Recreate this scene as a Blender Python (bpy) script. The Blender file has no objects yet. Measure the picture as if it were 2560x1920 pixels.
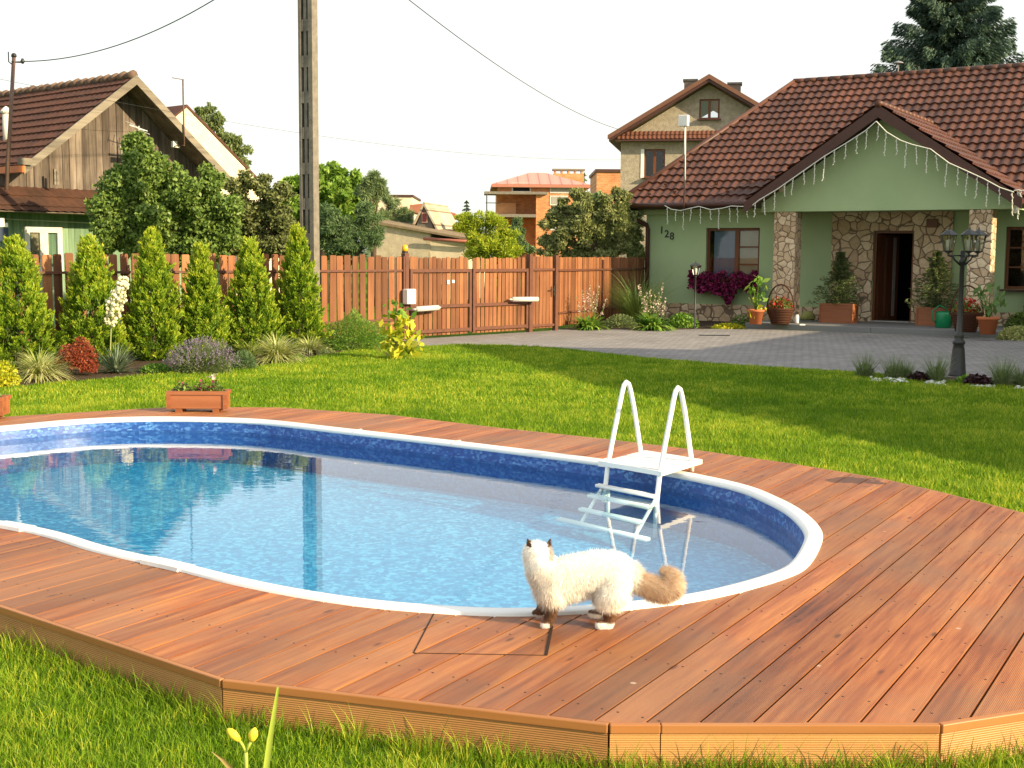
import bpy, bmesh, math, random
import numpy as np
from mathutils import Vector, Matrix
from mathutils.geometry import tessellate_polygon
random.seed(7); RN=np.random.default_rng(11)
R=math.radians; PI=math.pi
sc=bpy.context.scene; col=sc.collection
# ------------------------------------------------------------------ camera
FPX=1250.; CH=1.70; PITCH=math.atan((384-255)/FPX); ROLL=R(.4)
cam=bpy.data.objects.new('camera',bpy.data.cameras.new('camera')); col.objects.link(cam); sc.camera=cam
cam.data.sensor_width=36; cam.data.lens=36*FPX/1024; cam.data.clip_end=2000; cam.data.clip_start=.05
_f=np.array([0,math.cos(PITCH),-math.sin(PITCH)]); _u=np.array([0,math.sin(PITCH),math.cos(PITCH)]); _r=np.array([1.,0,0])
CR=_r*math.cos(ROLL)+_u*math.sin(ROLL); CU=-_r*math.sin(ROLL)+_u*math.cos(ROLL)
cam.matrix_world=Matrix(((CR[0],CU[0],-_f[0],0),(CR[1],CU[1],-_f[1],0),(CR[2],CU[2],-_f[2],CH),(0,0,0,1)))
# ------------------------------------------------------------------ sky, sun, exposure
SUN_AZ,SUN_EL=121.,22.
w=bpy.data.worlds.new('World'); sc.world=w; w.use_nodes=True; nt=w.node_tree; nt.nodes.clear()
def nn(nt,t,**k):
    n=nt.nodes.new(t)
    for a,b in k.items(): setattr(n,a,b)
    return n
out=nn(nt,'ShaderNodeOutputWorld'); bg=nn(nt,'ShaderNodeBackground'); bg.inputs[1].default_value=.1
sky=nn(nt,'ShaderNodeTexSky',sky_type='NISHITA',sun_disc=False,sun_elevation=R(SUN_EL),sun_rotation=R(SUN_AZ),dust_density=3.,air_density=1.2,altitude=200)
tc=nn(nt,'ShaderNodeTexCoord'); sep=nn(nt,'ShaderNodeSeparateXYZ'); nt.links.new(tc.outputs['Generated'],sep.inputs[0])
hz=nn(nt,'ShaderNodeMapRange'); hz.inputs[1].default_value=.0; hz.inputs[2].default_value=.75; hz.inputs[3].default_value=.97; hz.inputs[4].default_value=.30
nt.links.new(sep.outputs['Z'],hz.inputs[0])
cn=nn(nt,'ShaderNodeTexNoise'); cn.inputs['Scale'].default_value=2.2; cn.inputs['Detail'].default_value=5
cm=nn(nt,'ShaderNodeMapping'); cm.inputs['Scale'].default_value=(1,1,3.5); nt.links.new(tc.outputs['Generated'],cm.inputs[0]); nt.links.new(cm.outputs[0],cn.inputs['Vector'])
cr=nn(nt,'ShaderNodeMapRange'); cr.inputs[1].default_value=.35; cr.inputs[2].default_value=.65; cr.inputs[3].default_value=.9; cr.inputs[4].default_value=1.08
nt.links.new(cn.outputs['Fac'],cr.inputs[0])
mu=nn(nt,'ShaderNodeMath',operation='MULTIPLY',use_clamp=True); nt.links.new(hz.outputs[0],mu.inputs[0]); nt.links.new(cr.outputs[0],mu.inputs[1])
mx=nn(nt,'ShaderNodeMix',data_type='RGBA'); nt.links.new(mu.outputs[0],mx.inputs[0]); nt.links.new(sky.outputs[0],mx.inputs[6]); hc_=nn(nt,'ShaderNodeValToRGB'); hc_.color_ramp.elements[0].position=.0; hc_.color_ramp.elements[0].color=(6.0,6.0,5.35,1); hc_.color_ramp.elements[1].position=.62; hc_.color_ramp.elements[1].color=(11.5,11.4,10.8,1); e_=hc_.color_ramp.elements.new(.24); e_.color=(5.75,5.85,5.6,1); nt.links.new(sep.outputs['Z'],hc_.inputs[0]); nt.links.new(hc_.outputs[0],mx.inputs[6+1])
nt.links.new(mx.outputs[2],bg.inputs[0]); nt.links.new(bg.outputs[0],out.inputs[0])
sl=bpy.data.lights.new('sun','SUN'); sl.energy=4.7; sl.angle=R(.55); sl.color=(1,.80,.50)
so=bpy.data.objects.new('sun',sl); col.objects.link(so)
sd=Vector((math.sin(R(SUN_AZ))*math.cos(R(SUN_EL)),math.cos(R(SUN_AZ))*math.cos(R(SUN_EL)),math.sin(R(SUN_EL))))
so.rotation_euler=sd.to_track_quat('Z','Y').to_euler(); so.location=(20,-10,20)
vs=sc.view_settings; vs.view_transform='Standard'; vs.look='None'; vs.exposure=1.02; vs.gamma=1; vs.use_curve_mapping=False
# ------------------------------------------------------------------ photo measurement helpers (give real 3D points)
K=2560/2212/2.5
def ray(x,y): x*=K; y*=K; return CR*(x-512)/FPX-CU*(y-384)/FPX+_f
def G(x,y,z=0.):
    d=ray(x,y); t=(z-CH)/d[2]; return np.array([d[0]*t,d[1]*t,z])
def X(x,y,Y):
    d=ray(x,y); t=Y/d[1]; return np.array([d[0]*t,Y,CH+d[2]*t])
def azv(a): return np.array([math.sin(R(a)),math.cos(R(a))])
def V(x,y,O,az,b=0.):
    u=azv(az); wv=np.array([-u[1],u[0]]); O=np.array(O,float); d=ray(x,y); Ob=O+wv*b
    t=(Ob@wv)/(d[:2]@wv); p=d*t; return float((p[:2]-O)@u), float(p[2]+CH)
# ------------------------------------------------------------------ scene helpers
def tag(o,label=None,cat=None,group=None,kind=None):
    if label: o['label']=label
    if cat: o['category']=cat
    if group: o['group']=group
    if kind: o['kind']=kind
    return o
def thing(name,label,cat,loc=(0,0,0),rz=0.,group=None):
    o=bpy.data.objects.new(name,None); o.empty_display_size=.2; col.objects.link(o)
    o.location=loc; o.rotation_euler=(0,0,rz); return tag(o,label,cat,group)
def link(name,me,mat,parent=None):
    o=bpy.data.objects.new(name,me); col.objects.link(o)
    if mat is not None and not me.materials: me.materials.append(mat)
    if parent is not None: o.parent=parent
    return o
def copy_tree(o,parent=None):
    c=o.copy(); col.objects.link(c); c.parent=parent
    for ch in list(o.children): copy_tree(ch,c)
    return c
class MB:
    def __init__(s): s.v=[]; s.f=[]; s.a=[]
    def add(s,vs,fs,var=.5):
        n=len(s.v); s.v+= [tuple(map(float,p)) for p in vs]; s.f+=[[i+n for i in f] for f in fs]; s.a+=[var]*len(fs); return s
    def box(s,x0,x1,y0,y1,z0,z1,var=.5):
        return s.add([(x0,y0,z0),(x1,y0,z0),(x1,y1,z0),(x0,y1,z0),(x0,y0,z1),(x1,y0,z1),(x1,y1,z1),(x0,y1,z1)],
            [(3,2,1,0),(4,5,6,7),(0,1,5,4),(1,2,6,5),(2,3,7,6),(3,0,4,7)],var)
    def obox(s,c,ax,ay,az,var=.5):
        c,ax,ay,az=map(np.array,(c,ax,ay,az)); vs=[c+i*ax+j*ay+k*az for k in(-.5,.5) for i,j in((-.5,-.5),(.5,-.5),(.5,.5),(-.5,.5))]
        return s.add(vs,[(3,2,1,0),(4,5,6,7),(0,1,5,4),(1,2,6,5),(2,3,7,6),(3,0,4,7)],var)
    def bar(s,p,q,w_,h_,var=.5,up=(0,0,1)):
        p,q=np.array(p,float),np.array(q,float); d=q-p; up=np.array(up,float); sd=np.cross(d,up); sd/=max(1e-9,np.linalg.norm(sd)); u=np.cross(sd,d); u/=np.linalg.norm(u)
        return s.obox((p+q)/2,d,sd*w_,u*h_,var)
    def prism(s,pts,z0,z1,var=.5):
        n=len(pts); tri=tessellate_polygon([[Vector((p[0],p[1],0)) for p in pts]])
        vs=[(p[0],p[1],z0) for p in pts]+[(p[0],p[1],z1) for p in pts]
        area=sum(pts[i][0]*pts[(i+1)%n][1]-pts[(i+1)%n][0]*pts[i][1] for i in range(n))
        fs=[]
        for t in tri:
            a=[vs[i] for i in t]; cr=(a[1][0]-a[0][0])*(a[2][1]-a[0][1])-(a[2][0]-a[0][0])*(a[1][1]-a[0][1])
            t=t if cr>0 else t[::-1]
            fs.append([i+n for i in t]); fs.append(list(t)[::-1])
        for i in range(n):
            j=(i+1)%n; q=(i,j,j+n,i+n); fs.append(q if area>0 else q[::-1])
        return s.add(vs,fs,var)
    def vprism(s,pts,y0,y1,var=.5):           # polygon in x,z extruded along y
        m=MB(); m.prism([(p[0],-p[1]) for p in pts],y0,y1); vs=[(a,c,-b) for a,b,c in m.v]
        return s.add(vs,m.f,var)
    def tube(s,pts,r,seg=8,var=.5,cap=True):
        pts=[np.array(p,float) for p in pts]; n=len(pts); rr=r if hasattr(r,'__len__') else [r]*n
        t0=pts[1]-pts[0]; ref=np.array([0,0,1.]) if abs(t0[2])<.9*np.linalg.norm(t0) else np.array([1.,0,0])
        vs=[];fs=[]
        for i in range(n):
            t=pts[min(i+1,n-1)]-pts[max(i-1,0)]; t=t/max(1e-9,np.linalg.norm(t))
            a=np.cross(t,ref); a/=max(1e-9,np.linalg.norm(a)); b=np.cross(t,a); ref=np.cross(a,t)
            for k in range(seg):
                th=2*PI*k/seg; vs.append(pts[i]+rr[i]*(a*math.cos(th)+b*math.sin(th)))
        for i in range(n-1):
            for k in range(seg):
                l=(k+1)%seg; fs.append((i*seg+k,i*seg+l,(i+1)*seg+l,(i+1)*seg+k))
        if cap: fs.append(list(range(seg))[::-1]); fs.append([(n-1)*seg+k for k in range(seg)])
        return s.add(vs,fs,var)
    def lathe(s,prof,c=(0,0,0),seg=20,var=.5,ang=0.):
        vs=[];fs=[];n=len(prof)
        for r,z in prof:
            for k in range(seg): th=2*PI*k/seg+ang; vs.append((c[0]+r*math.cos(th),c[1]+r*math.sin(th),c[2]+z))
        for i in range(n-1):
            for k in range(seg): l=(k+1)%seg; fs.append((i*seg+k,i*seg+l,(i+1)*seg+l,(i+1)*seg+k))
        fs.append(list(range(seg))[::-1]); fs.append([(n-1)*seg+k for k in range(seg)])
        return s.add(vs,fs,var)
    def mesh(s,name,smooth=False):
        me=bpy.data.meshes.new(name); me.from_pydata(s.v,[],s.f); 
        at=me.attributes.new('var','FLOAT','FACE'); at.data.foreach_set('value',np.array(s.a,dtype=np.float32))
        if smooth: me.polygons.foreach_set('use_smooth',[True]*len(me.polygons))
        me.update(); return me
    def build(s,name,mat,parent=None,smooth=False,bevel=0):
        o=link(name,s.mesh(name,smooth),mat,parent)
        if bevel: b=o.modifiers.new('bevel','BEVEL'); b.width=bevel; b.segments=2; b.limit_method='ANGLE'
        return o
def fast_mesh(name,verts,faces_n,var=None):   # verts (N*faces_n,3): independent polygons of faces_n corners
    n=len(verts)//faces_n; me=bpy.data.meshes.new(name); me.vertices.add(len(verts)); me.vertices.foreach_set('co',np.asarray(verts,dtype=np.float32).ravel())
    me.loops.add(len(verts)); me.loops.foreach_set('vertex_index',np.arange(len(verts),dtype=np.int32))
    me.polygons.add(n); me.polygons.foreach_set('loop_start',np.arange(0,len(verts),faces_n,dtype=np.int32))
    try: me.polygons.foreach_set('loop_total',np.full(n,faces_n,dtype=np.int32))
    except Exception: pass
    if var is not None:
        at=me.attributes.new('var','FLOAT','FACE'); at.data.foreach_set('value',np.asarray(var,dtype=np.float32))
    me.update(calc_edges=True); return me
# ------------------------------------------------------------------ materials
def base(name,rough=.7,spec=.3):
    m=bpy.data.materials.new(name); m.use_nodes=True; t=m.node_tree; b=t.nodes['Principled BSDF']
    b.inputs['Roughness'].default_value=rough; b.inputs['Specular IOR Level'].default_value=spec; return m,t,b
def c4(c): return (c[0],c[1],c[2],1)
def hexc(r,g,b): 
    f=lambda v:(v/255/12.92) if v<10 else ((v/255+.055)/1.055)**2.4
    return (f(r),f(g),f(b))
def coords(t,scale=(1,1,1),rot=0.,generated=False):
    tc=nn(t,'ShaderNodeTexCoord'); src=tc.outputs['Object']
    if rot:
        m=nn(t,'ShaderNodeMapping'); m.inputs['Rotation'].default_value=(0,0,rot); t.links.new(src,m.inputs[0]); src=m.outputs[0]
    m=nn(t,'ShaderNodeMapping'); m.inputs['Scale'].default_value=scale; t.links.new(src,m.inputs[0]); return m.outputs[0]
def noise(t,vec,scale,detail=4,rough=.6):
    n=nn(t,'ShaderNodeTexNoise'); n.inputs['Scale'].default_value=scale; n.inputs['Detail'].default_value=detail; n.inputs['Roughness'].default_value=rough
    t.links.new(vec,n.inputs['Vector']); return n.outputs['Fac']
def ramp(t,fac,stops):
    r=nn(t,'ShaderNodeValToRGB'); e=r.color_ramp.elements
    while len(e)<len(stops): e.new(.5)
    for i,(p,c) in enumerate(stops): e[i].position=p; e[i].color=c4(c)
    t.links.new(fac,r.inputs[0]); return r.outputs[0]
def mixc(t,a,b,fac,mode='MIX'):
    m=nn(t,'ShaderNodeMix',data_type='RGBA',blend_type=mode)
    for i,s in ((6,a),(7,b),(0,fac)):
        if isinstance(s,(int,float)): m.inputs[i].default_value=s
        elif isinstance(s,tuple): m.inputs[i].default_value=c4(s)
        else: t.links.new(s,m.inputs[i])
    return m.outputs[2]
def math_(t,op,a,b=None,clamp=False):
    m=nn(t,'ShaderNodeMath',operation=op,use_clamp=clamp)
    for i,s in enumerate((a,b)):
        if s is None: continue
        if isinstance(s,(int,float)): m.inputs[i].default_value=s
        else: t.links.new(s,m.inputs[i])
    return m.outputs[0]
def attr(t): a=nn(t,'ShaderNodeAttribute',attribute_name='var'); return a.outputs['Fac']
def bump(t,b,h,strength=.3,dist=.01):
    n=nn(t,'ShaderNodeBump'); n.inputs['Strength'].default_value=strength; n.inputs['Distance'].default_value=dist
    t.links.new(h,n.inputs['Height']); t.links.new(n.outputs[0],b.inputs['Normal'])
def M(name,c1,c2=None,ns=8.,rough=.7,spec=.3,bs=0.,bstr=.3,metal=0.,scale=(1,1,1),bdist=.01,varamt=0.):
    m,t,b=base(name,rough,spec); b.inputs['Metallic'].default_value=metal
    c2=c2 or tuple(v*.75 for v in c1); v=coords(t,scale)
    c=ramp(t,noise(t,v,ns,5),[(.3,c1),(.7,c2)])
    if varamt:
        k=nn(t,'ShaderNodeMapRange'); k.inputs[3].default_value=1-varamt; k.inputs[4].default_value=1+varamt; t.links.new(attr(t),k.inputs[0])
        h=nn(t,'ShaderNodeHueSaturation'); t.links.new(k.outputs[0],h.inputs['Value']); t.links.new(c,h.inputs['Color']); c=h.outputs[0]
    t.links.new(c,b.inputs['Base Color'])
    if bs: bump(t,b,noise(t,v,bs,6),bstr,bdist)
    return m
def leafmat(name,dark,light,trans=.35,rough=.5,tip=None):
    m,t,b=base(name,rough,.25); st=[(0,dark),(.55,tuple((a+c)/2 for a,c in zip(dark,light))),(1,light)]
    if tip: st=[(0,dark),(.55,light),(1,tip)]
    v=coords(t); f=math_(t,'ADD',attr(t),math_(t,'MULTIPLY',math_(t,'SUBTRACT',noise(t,v,1.7,3),.5),.7),name!='grass_blades')
    if name=='grass_blades': f=math_(t,'ADD',f,math_(t,'MULTIPLY',math_(t,'SUBTRACT',noise(t,v,.45,4,.7),.48),1.5),True)
    c=ramp(t,f,st); t.links.new(c,b.inputs['Base Color'])
    tr=nn(t,'ShaderNodeBsdfTranslucent'); t.links.new(mixc(t,c,(.9,1,.25),.25,'MULTIPLY'),tr.inputs[0])
    ms=nn(t,'ShaderNodeMixShader'); ms.inputs[0].default_value=trans; o=t.nodes['Material Output']
    t.links.new(b.outputs[0],ms.inputs[1]); t.links.new(tr.outputs[0],ms.inputs[2]); t.links.new(ms.outputs[0],o.inputs[0]); return m
def wood(name,c1,c2,c3,axis='z',grain=30.,rough=.55,rot=0.,varamt=.18,ribs=0.,ribaxis='X',spec=.3,bstr=.25,weather=None):
    m,t,b=base(name,rough,spec)
    g={'x':(.06,1,1),'y':(1,.06,1),'z':(1,1,.06)}[axis]; v=coords(t,tuple(q*grain for q in g),rot); v2=coords(t,(1,1,1),rot)
    tcv=nn(t,'ShaderNodeVectorMath',operation='ADD'); t.links.new(v,tcv.inputs[0]); cmb=nn(t,'ShaderNodeCombineXYZ'); 
    a=attr(t)
    for i in range(3): t.links.new(math_(t,'MULTIPLY',a,97.+31*i),cmb.inputs[i])
    t.links.new(cmb.outputs[0],tcv.inputs[1])
    n1=noise(t,tcv.outputs[0],1.,6,.65); n2=noise(t,tcv.outputs[0],.22,3)
    f=math_(t,'ADD',math_(t,'MULTIPLY',n1,.55),math_(t,'MULTIPLY',n2,.55),True)
    c=ramp(t,f,[(.33,c3),(.5,c1),(.68,c2)])
    if weather: 
        wn=ramp(t,noise(t,v2,.9,4),[(.42,(0,0,0)),(.62,(1,1,1))]); c=mixc(t,c,weather[0],math_(t,'MULTIPLY',wn,weather[1]))
    k=nn(t,'ShaderNodeMapRange'); k.inputs[3].default_value=1-varamt; k.inputs[4].default_value=1+varamt; t.links.new(a,k.inputs[0])
    h=nn(t,'ShaderNodeHueSaturation'); t.links.new(k.outputs[0],h.inputs['Value']); t.links.new(c,h.inputs['Color']); 
    t.links.new(h.outputs[0],b.inputs['Base Color'])
    if ribs==52:
        gm=nn(t,'ShaderNodeTexCoord'); ds=nn(t,'ShaderNodeVectorMath',operation='DISTANCE'); ds.inputs[1].default_value=(2.38,8.55,.16); t.links.new(gm.outputs['Object'],ds.inputs[0])
        st=math_(t,'ADD',math_(t,'MULTIPLY',ds.outputs['Value'],1.6),noise(t,gm.outputs['Object'],5,3)); sm_=ramp(t,st,[(.74,(1,1,1)),(.78,(0,0,0))])
        kv=nn(t,'ShaderNodeTexVoronoi',feature='F1'); kv.inputs['Scale'].default_value=1.; km=nn(t,'ShaderNodeMapping'); km.inputs['Scale'].default_value=(6.6,2.2,1); t.links.new(v2,km.inputs[0]); t.links.new(km.outputs[0],kv.inputs['Vector']); kk=ramp(t,kv.outputs['Distance'],[(.045,(1,1,1)),(.10,(0,0,0))])
        sv=nn(t,'ShaderNodeTexVoronoi',feature='F1'); sv.inputs['Scale'].default_value=3.1; t.links.new(v2,sv.inputs['Vector']); sk_=ramp(t,sv.outputs['Distance'],[(.030,(1,1,1)),(.042,(0,0,0))])
        c0_=mixc(t,h.outputs[0],(.06,.02,.01),math_(t,'MULTIPLY',kk,.75)); c0_=mixc(t,c0_,(.055,.022,.012),math_(t,'MULTIPLY',sm_,.8)); c0_=mixc(t,c0_,(.55,.42,.32),math_(t,'MULTIPLY',sk_,.6)); t.links.new(c0_,b.inputs['Base Color'])
    hh=math_(t,'MULTIPLY',n1,.6)
    if ribs:
        wv=nn(t,'ShaderNodeTexWave',bands_direction=ribaxis); wv.inputs['Scale'].default_value=ribs; t.links.new(v2,wv.inputs['Vector']); hh=math_(t,'ADD',hh,wv.outputs['Fac'])
    bump(t,b,hh,bstr,.003); return m
def stone(name,sc_=4.):
    m,t,b=base(name,.85,.2); v=coords(t,(1,1,1)); 
    nz=nn(t,'ShaderNodeTexNoise'); nz.inputs['Scale'].default_value=2.2; nz.inputs['Detail'].default_value=2; t.links.new(v,nz.inputs['Vector'])
    ad=nn(t,'ShaderNodeVectorMath',operation='MULTIPLY_ADD'); t.links.new(nz.outputs['Color'],ad.inputs[0]); ad.inputs[1].default_value=(.22,.22,.22); t.links.new(v,ad.inputs[2])
    vo=nn(t,'ShaderNodeTexVoronoi',feature='DISTANCE_TO_EDGE'); vo.inputs['Scale'].default_value=sc_; t.links.new(ad.outputs[0],vo.inputs['Vector'])
    vc=nn(t,'ShaderNodeTexVoronoi',feature='F1'); vc.inputs['Scale'].default_value=sc_; t.links.new(ad.outputs[0],vc.inputs['Vector'])
    sp=nn(t,'ShaderNodeSeparateColor'); t.links.new(vc.outputs['Color'],sp.inputs[0])
    c=ramp(t,sp.outputs[0],[(0,(.50,.36,.22)),(.5,(.66,.50,.33)),(1,(.82,.68,.48))]); c=mixc(t,c,ramp(t,noise(t,v,14,5),[(.3,(.7,.66,.6)),(.7,(1,1,1))]),.8,'MULTIPLY')
    e=ramp(t,vo.outputs['Distance'],[(.03,(1,1,1)),(.06,(0,0,0))]); c=mixc(t,c,(.19,.135,.09),e); t.links.new(c,b.inputs['Base Color'])
    h=ramp(t,vo.outputs['Distance'],[(.02,(0,0,0)),(.12,(1,1,1))]); bump(t,b,math_(t,'ADD',h,math_(t,'MULTIPLY',noise(t,v,25,4),.4)),.7,.02); return m
def glass(name,tint=(.8,.85,.9),refl=.3):
    m,t,b=base(name,.02,.5); o=t.nodes['Material Output']; tr=nn(t,'ShaderNodeBsdfTransparent'); tr.inputs[0].default_value=c4(tint)
    gl=nn(t,'ShaderNodeBsdfGlossy'); gl.inputs['Roughness'].default_value=.03; fr=nn(t,'ShaderNodeFresnel'); fr.inputs[0].default_value=1.5
    f=math_(t,'ADD',fr.outputs[0],refl,True); ms=nn(t,'ShaderNodeMixShader'); t.links.new(f,ms.inputs[0]); t.links.new(tr.outputs[0],ms.inputs[1]); t.links.new(gl.outputs[0],ms.inputs[2]); t.links.new(ms.outputs[0],o.inputs[0]); return m

GREEN_WALL=M('green_stucco',(.39,.50,.27),(.34,.45,.24),.9,.9,.1,90,.35)
GREEN_TRIM=M('pale_green_trim',(.40,.47,.26),(.36,.43,.23),2,.85,.1,60,.2)
STONE=stone('beige_stone_facing',4.2); STONES=stone('small_stone_facing',6.4)
BROWN_ROOF=M('brown_metal_tile',(.115,.043,.023),(.068,.028,.017),.8,.5,.35,30,.08,varamt=.22)
BROWN_TRIM=M('brown_painted_trim',(.075,.028,.019),(.055,.02,.014),4,.5,.4,40,.1)
DARK_METAL=M('dark_metal',(.018,.019,.017),(.03,.03,.026),30,.45,.5,60,.1)
WIN_WOOD=wood('window_wood',(.13,.045,.016),(.17,.06,.02),(.09,.03,.012),'z',20,.4,varamt=0)
PANE=glass('window_glass',(.85,.88,.9),.0); PANE2=glass('lamp_glass',(.9,.9,.85),.05)
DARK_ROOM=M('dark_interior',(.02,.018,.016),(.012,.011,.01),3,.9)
CURTAIN=M('cream_blind',(.42,.36,.22),(.36,.31,.18),3,.9,.1,40,.1)
WHITE=M('white_paint',(.80,.80,.77),(.72,.71,.66),6,.4,.4,40,.05)
WHITE_DIRTY=M('aged_white_paint',(.62,.61,.56),(.48,.47,.42),7,.6,.3,40,.2)
GRANITE=M('grey_granite',(.22,.22,.215),(.15,.15,.15),50,.6,.4,80,.15)
CONCRETE=M('grey_concrete',(.235,.21,.175),(.14,.128,.107),7,.9,.1,50,.6)
PLASTER=M('beige_plaster',(.58,.50,.37),(.42,.36,.26),5,.95,.1,35,.9,bdist=.03)
PLASTER_PALE=M('pale_plaster',(.72,.62,.46),(.60,.50,.36),2.5,.95,.1,20,.4)
OLDROOF=M('old_clay_tile',(.12,.052,.034),(.065,.034,.026),2.4,.85,.15,22,.5)
OLDWOOD=wood('weathered_grey_planks',(.135,.105,.08),(.23,.19,.15),(.045,.034,.028),'z',34,.9,varamt=.32,weather=((.055,.042,.034),.6))
OLDBARGE=wood('pale_barge_board',(.17,.145,.11),(.26,.225,.17),(.08,.065,.05),'x',16,.9,varamt=.1)
OLDGREEN=wood('old_green_boards',(.15,.24,.14),(.24,.34,.21),(.07,.13,.08),'z',16,.85,varamt=.15)
FENCE_WOOD=wood('stained_fence_boards',(.20,.078,.030),(.29,.125,.052),(.10,.036,.018),'z',18,.65,varamt=.38,weather=((.14,.045,.022),.5))
FENCE_METAL=M('brown_fence_steel',(.14,.055,.032),(.10,.04,.024),8,.5,.4,30,.1)
BA=R(30.8)
DECK=wood('stained_deck_boards',(.275,.080,.021),(.44,.165,.045),(.10,.027,.011),'y',34,.55,rot=BA,varamt=.22,ribs=52,ribaxis='X',spec=.4,bstr=.35,weather=((.22,.12,.065),.55))
FASCIA=wood('ribbed_fascia_board',(.42,.20,.065),(.50,.255,.085),(.30,.13,.045),'x',10,.5,varamt=.1,ribs=40,ribaxis='Z',bstr=.5)
FASCIA_CAP=wood('fascia_top_strip',(.34,.135,.04),(.42,.18,.06),(.24,.09,.03),'x',10,.45,varamt=.1)
PLANTER_WOOD=wood('planter_wood',(.25,.085,.035),(.34,.13,.055),(.15,.05,.022),'x',14,.5,varamt=.12)
TERRACOTTA=M('terracotta',(.48,.155,.06),(.42,.13,.05),6,.7,.2,30,.1)
WICKER=M('brown_wicker',(.10,.04,.02),(.045,.018,.01),40,.7,.2,0,scale=(1,1,3))
BARK=M('bark',(.11,.08,.055),(.06,.045,.032),14,.95,.1,20,.8,scale=(1,1,.3))
SOIL=M('dark_soil',(.05,.035,.022),(.10,.075,.05),18,.95,.05,30,.9,bdist=.03)
BRICK_TERRA=None
def brickmat(name,c1,c2,mortar,scale=1.):
    m,t,b=base(name,.9,.1); tc=nn(t,'ShaderNodeTexCoord'); mp=nn(t,'ShaderNodeMapping'); mp.inputs['Rotation'].default_value=(R(90),0,0); t.links.new(tc.outputs['Object'],mp.inputs[0])
    br=nn(t,'ShaderNodeTexBrick'); br.inputs['Color1'].default_value=c4(c1); br.inputs['Color2'].default_value=c4(c2); br.inputs['Mortar'].default_value=c4(mortar)
    br.inputs['Scale'].default_value=scale; br.inputs['Mortar Size'].default_value=.012; br.inputs['Brick Width'].default_value=.5; br.inputs['Row Height'].default_value=.2; t.links.new(mp.outputs[0],br.inputs['Vector'])
    c=mixc(t,br.outputs[0],ramp(t,noise(t,tc.outputs['Object'],1.3,5),[(.35,(.75,.68,.6)),(.65,(1.,1.,1.))]),.8,'MULTIPLY'); t.links.new(c,b.inputs['Base Color']); return m
BRICK=brickmat('orange_brick',(.52,.20,.085),(.62,.30,.13),(.5,.36,.24),1.6)
def pavingmat():
    m,t,b=base('grey_paving_blocks',.85,.2); v=coords(t,(1,1,1),R(-32)); br=nn(t,'ShaderNodeTexBrick'); t.links.new(v,br.inputs['Vector'])
    br.inputs['Color1'].default_value=(.30,.285,.275,1); br.inputs['Color2'].default_value=(.235,.225,.22,1); br.inputs['Mortar'].default_value=(.09,.082,.072,1)
    br.inputs['Scale'].default_value=1.; br.inputs['Brick Width'].default_value=.2; br.inputs['Row Height'].default_value=.1; br.inputs['Mortar Size'].default_value=.006
    c=mixc(t,br.outputs[0],ramp(t,noise(t,v,.8,5),[(.3,(.8,.78,.76)),(.7,(1.1,1.08,1.05))]),.9,'MULTIPLY'); c=mixc(t,c,ramp(t,noise(t,v,60,3),[(.3,(.75,.75,.75)),(.7,(1.15,1.15,1.15))]),.8,'MULTIPLY')
    t.links.new(c,b.inputs['Base Color']); bump(t,b,br.outputs['Fac'],-.4,.004); return m
PAVING=pavingmat()
def grassground():
    m,t,b=base('lawn_ground',.95,.05); v=coords(t)
    c=ramp(t,noise(t,v,2.2,6,.7),[(.3,(.07,.17,.012)),(.5,(.12,.23,.018)),(.72,(.22,.29,.03))]); c=mixc(t,c,ramp(t,noise(t,v,70,3),[(.3,(.45,.45,.4)),(.7,(1.1,1.1,1.0))]),.9,'MULTIPLY')
    t.links.new(c,b.inputs['Base Color']); bump(t,b,noise(t,v,90,4),.8,.03); return m
LAWN=grassground()
GRASS=leafmat('grass_blades',(.09,.185,.007),(.20,.35,.013),.45,.5,tip=(.56,.56,.06))
# ================================================================== GROUND, DECK, POOL
DZ=.16; WZ=.035
DECK_OUT=[(-4.4,7.05),(-2.24,5.36),(-1.04,4.42),(.33,4.01),(1.43,4.03),(2.45,4.42),(3.1,5.2),(3.35,6.4),(3.11,7.49),(2.82,8.18),(2.59,8.64),(2.1,9.24),(1.45,9.9),(.76,10.47),(-.13,11.09),(-1.19,11.95),(-2.33,12.46),(-3.4,12.45),(-4.73,11.62),(-5.9,10.9),(-6.5,9.7),(-5.9,8.35)]
POOL_PTS=[(-4.49,10.87),(-4.0,11.38),(-3.35,11.6),(-2.61,11.55),(-2.13,11.36),(-1.52,10.93),(-.42,10.17),(.6,9.39),(1.1,8.95),(1.56,8.34),(1.70,7.88),(1.76,7.54),(1.77,7.22),(1.75,6.93),(1.69,6.66),(1.5,6.14),(1.34,5.9),(1.07,5.64),(.80,5.45),(.46,5.31),(.19,5.24),(-.06,5.22),(-.34,5.26),(-.66,5.35),(-1.01,5.52),(-1.35,5.74),(-1.67,5.99),(-1.94,6.17),(-2.22,6.38),(-2.5,6.64),(-2.88,6.9),(-3.6,7.26),(-4.45,7.7),(-5.05,8.3),(-5.4,9.1),(-5.38,9.95),(-5.05,10.5)]
def catmull(P,n):
    P=[np.array(p,float) for p in P]; o=[]; m=len(P)
    for i in range(m):
        a,b,c,d=P[i-1],P[i],P[(i+1)%m],P[(i+2)%m]
        for k in range(n):
            t=k/n; o.append(.5*((2*b)+(c-a)*t+(2*a-5*b+4*c-d)*t*t+(3*b-a-3*c+d)*t**3))
    return np.array(o)
PO=catmull(POOL_PTS,5)
_k=np.array([.25,.5,.25])
for _ in range(3): PO=.25*np.roll(PO,1,0)+.5*PO+.25*np.roll(PO,-1,0)
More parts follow.
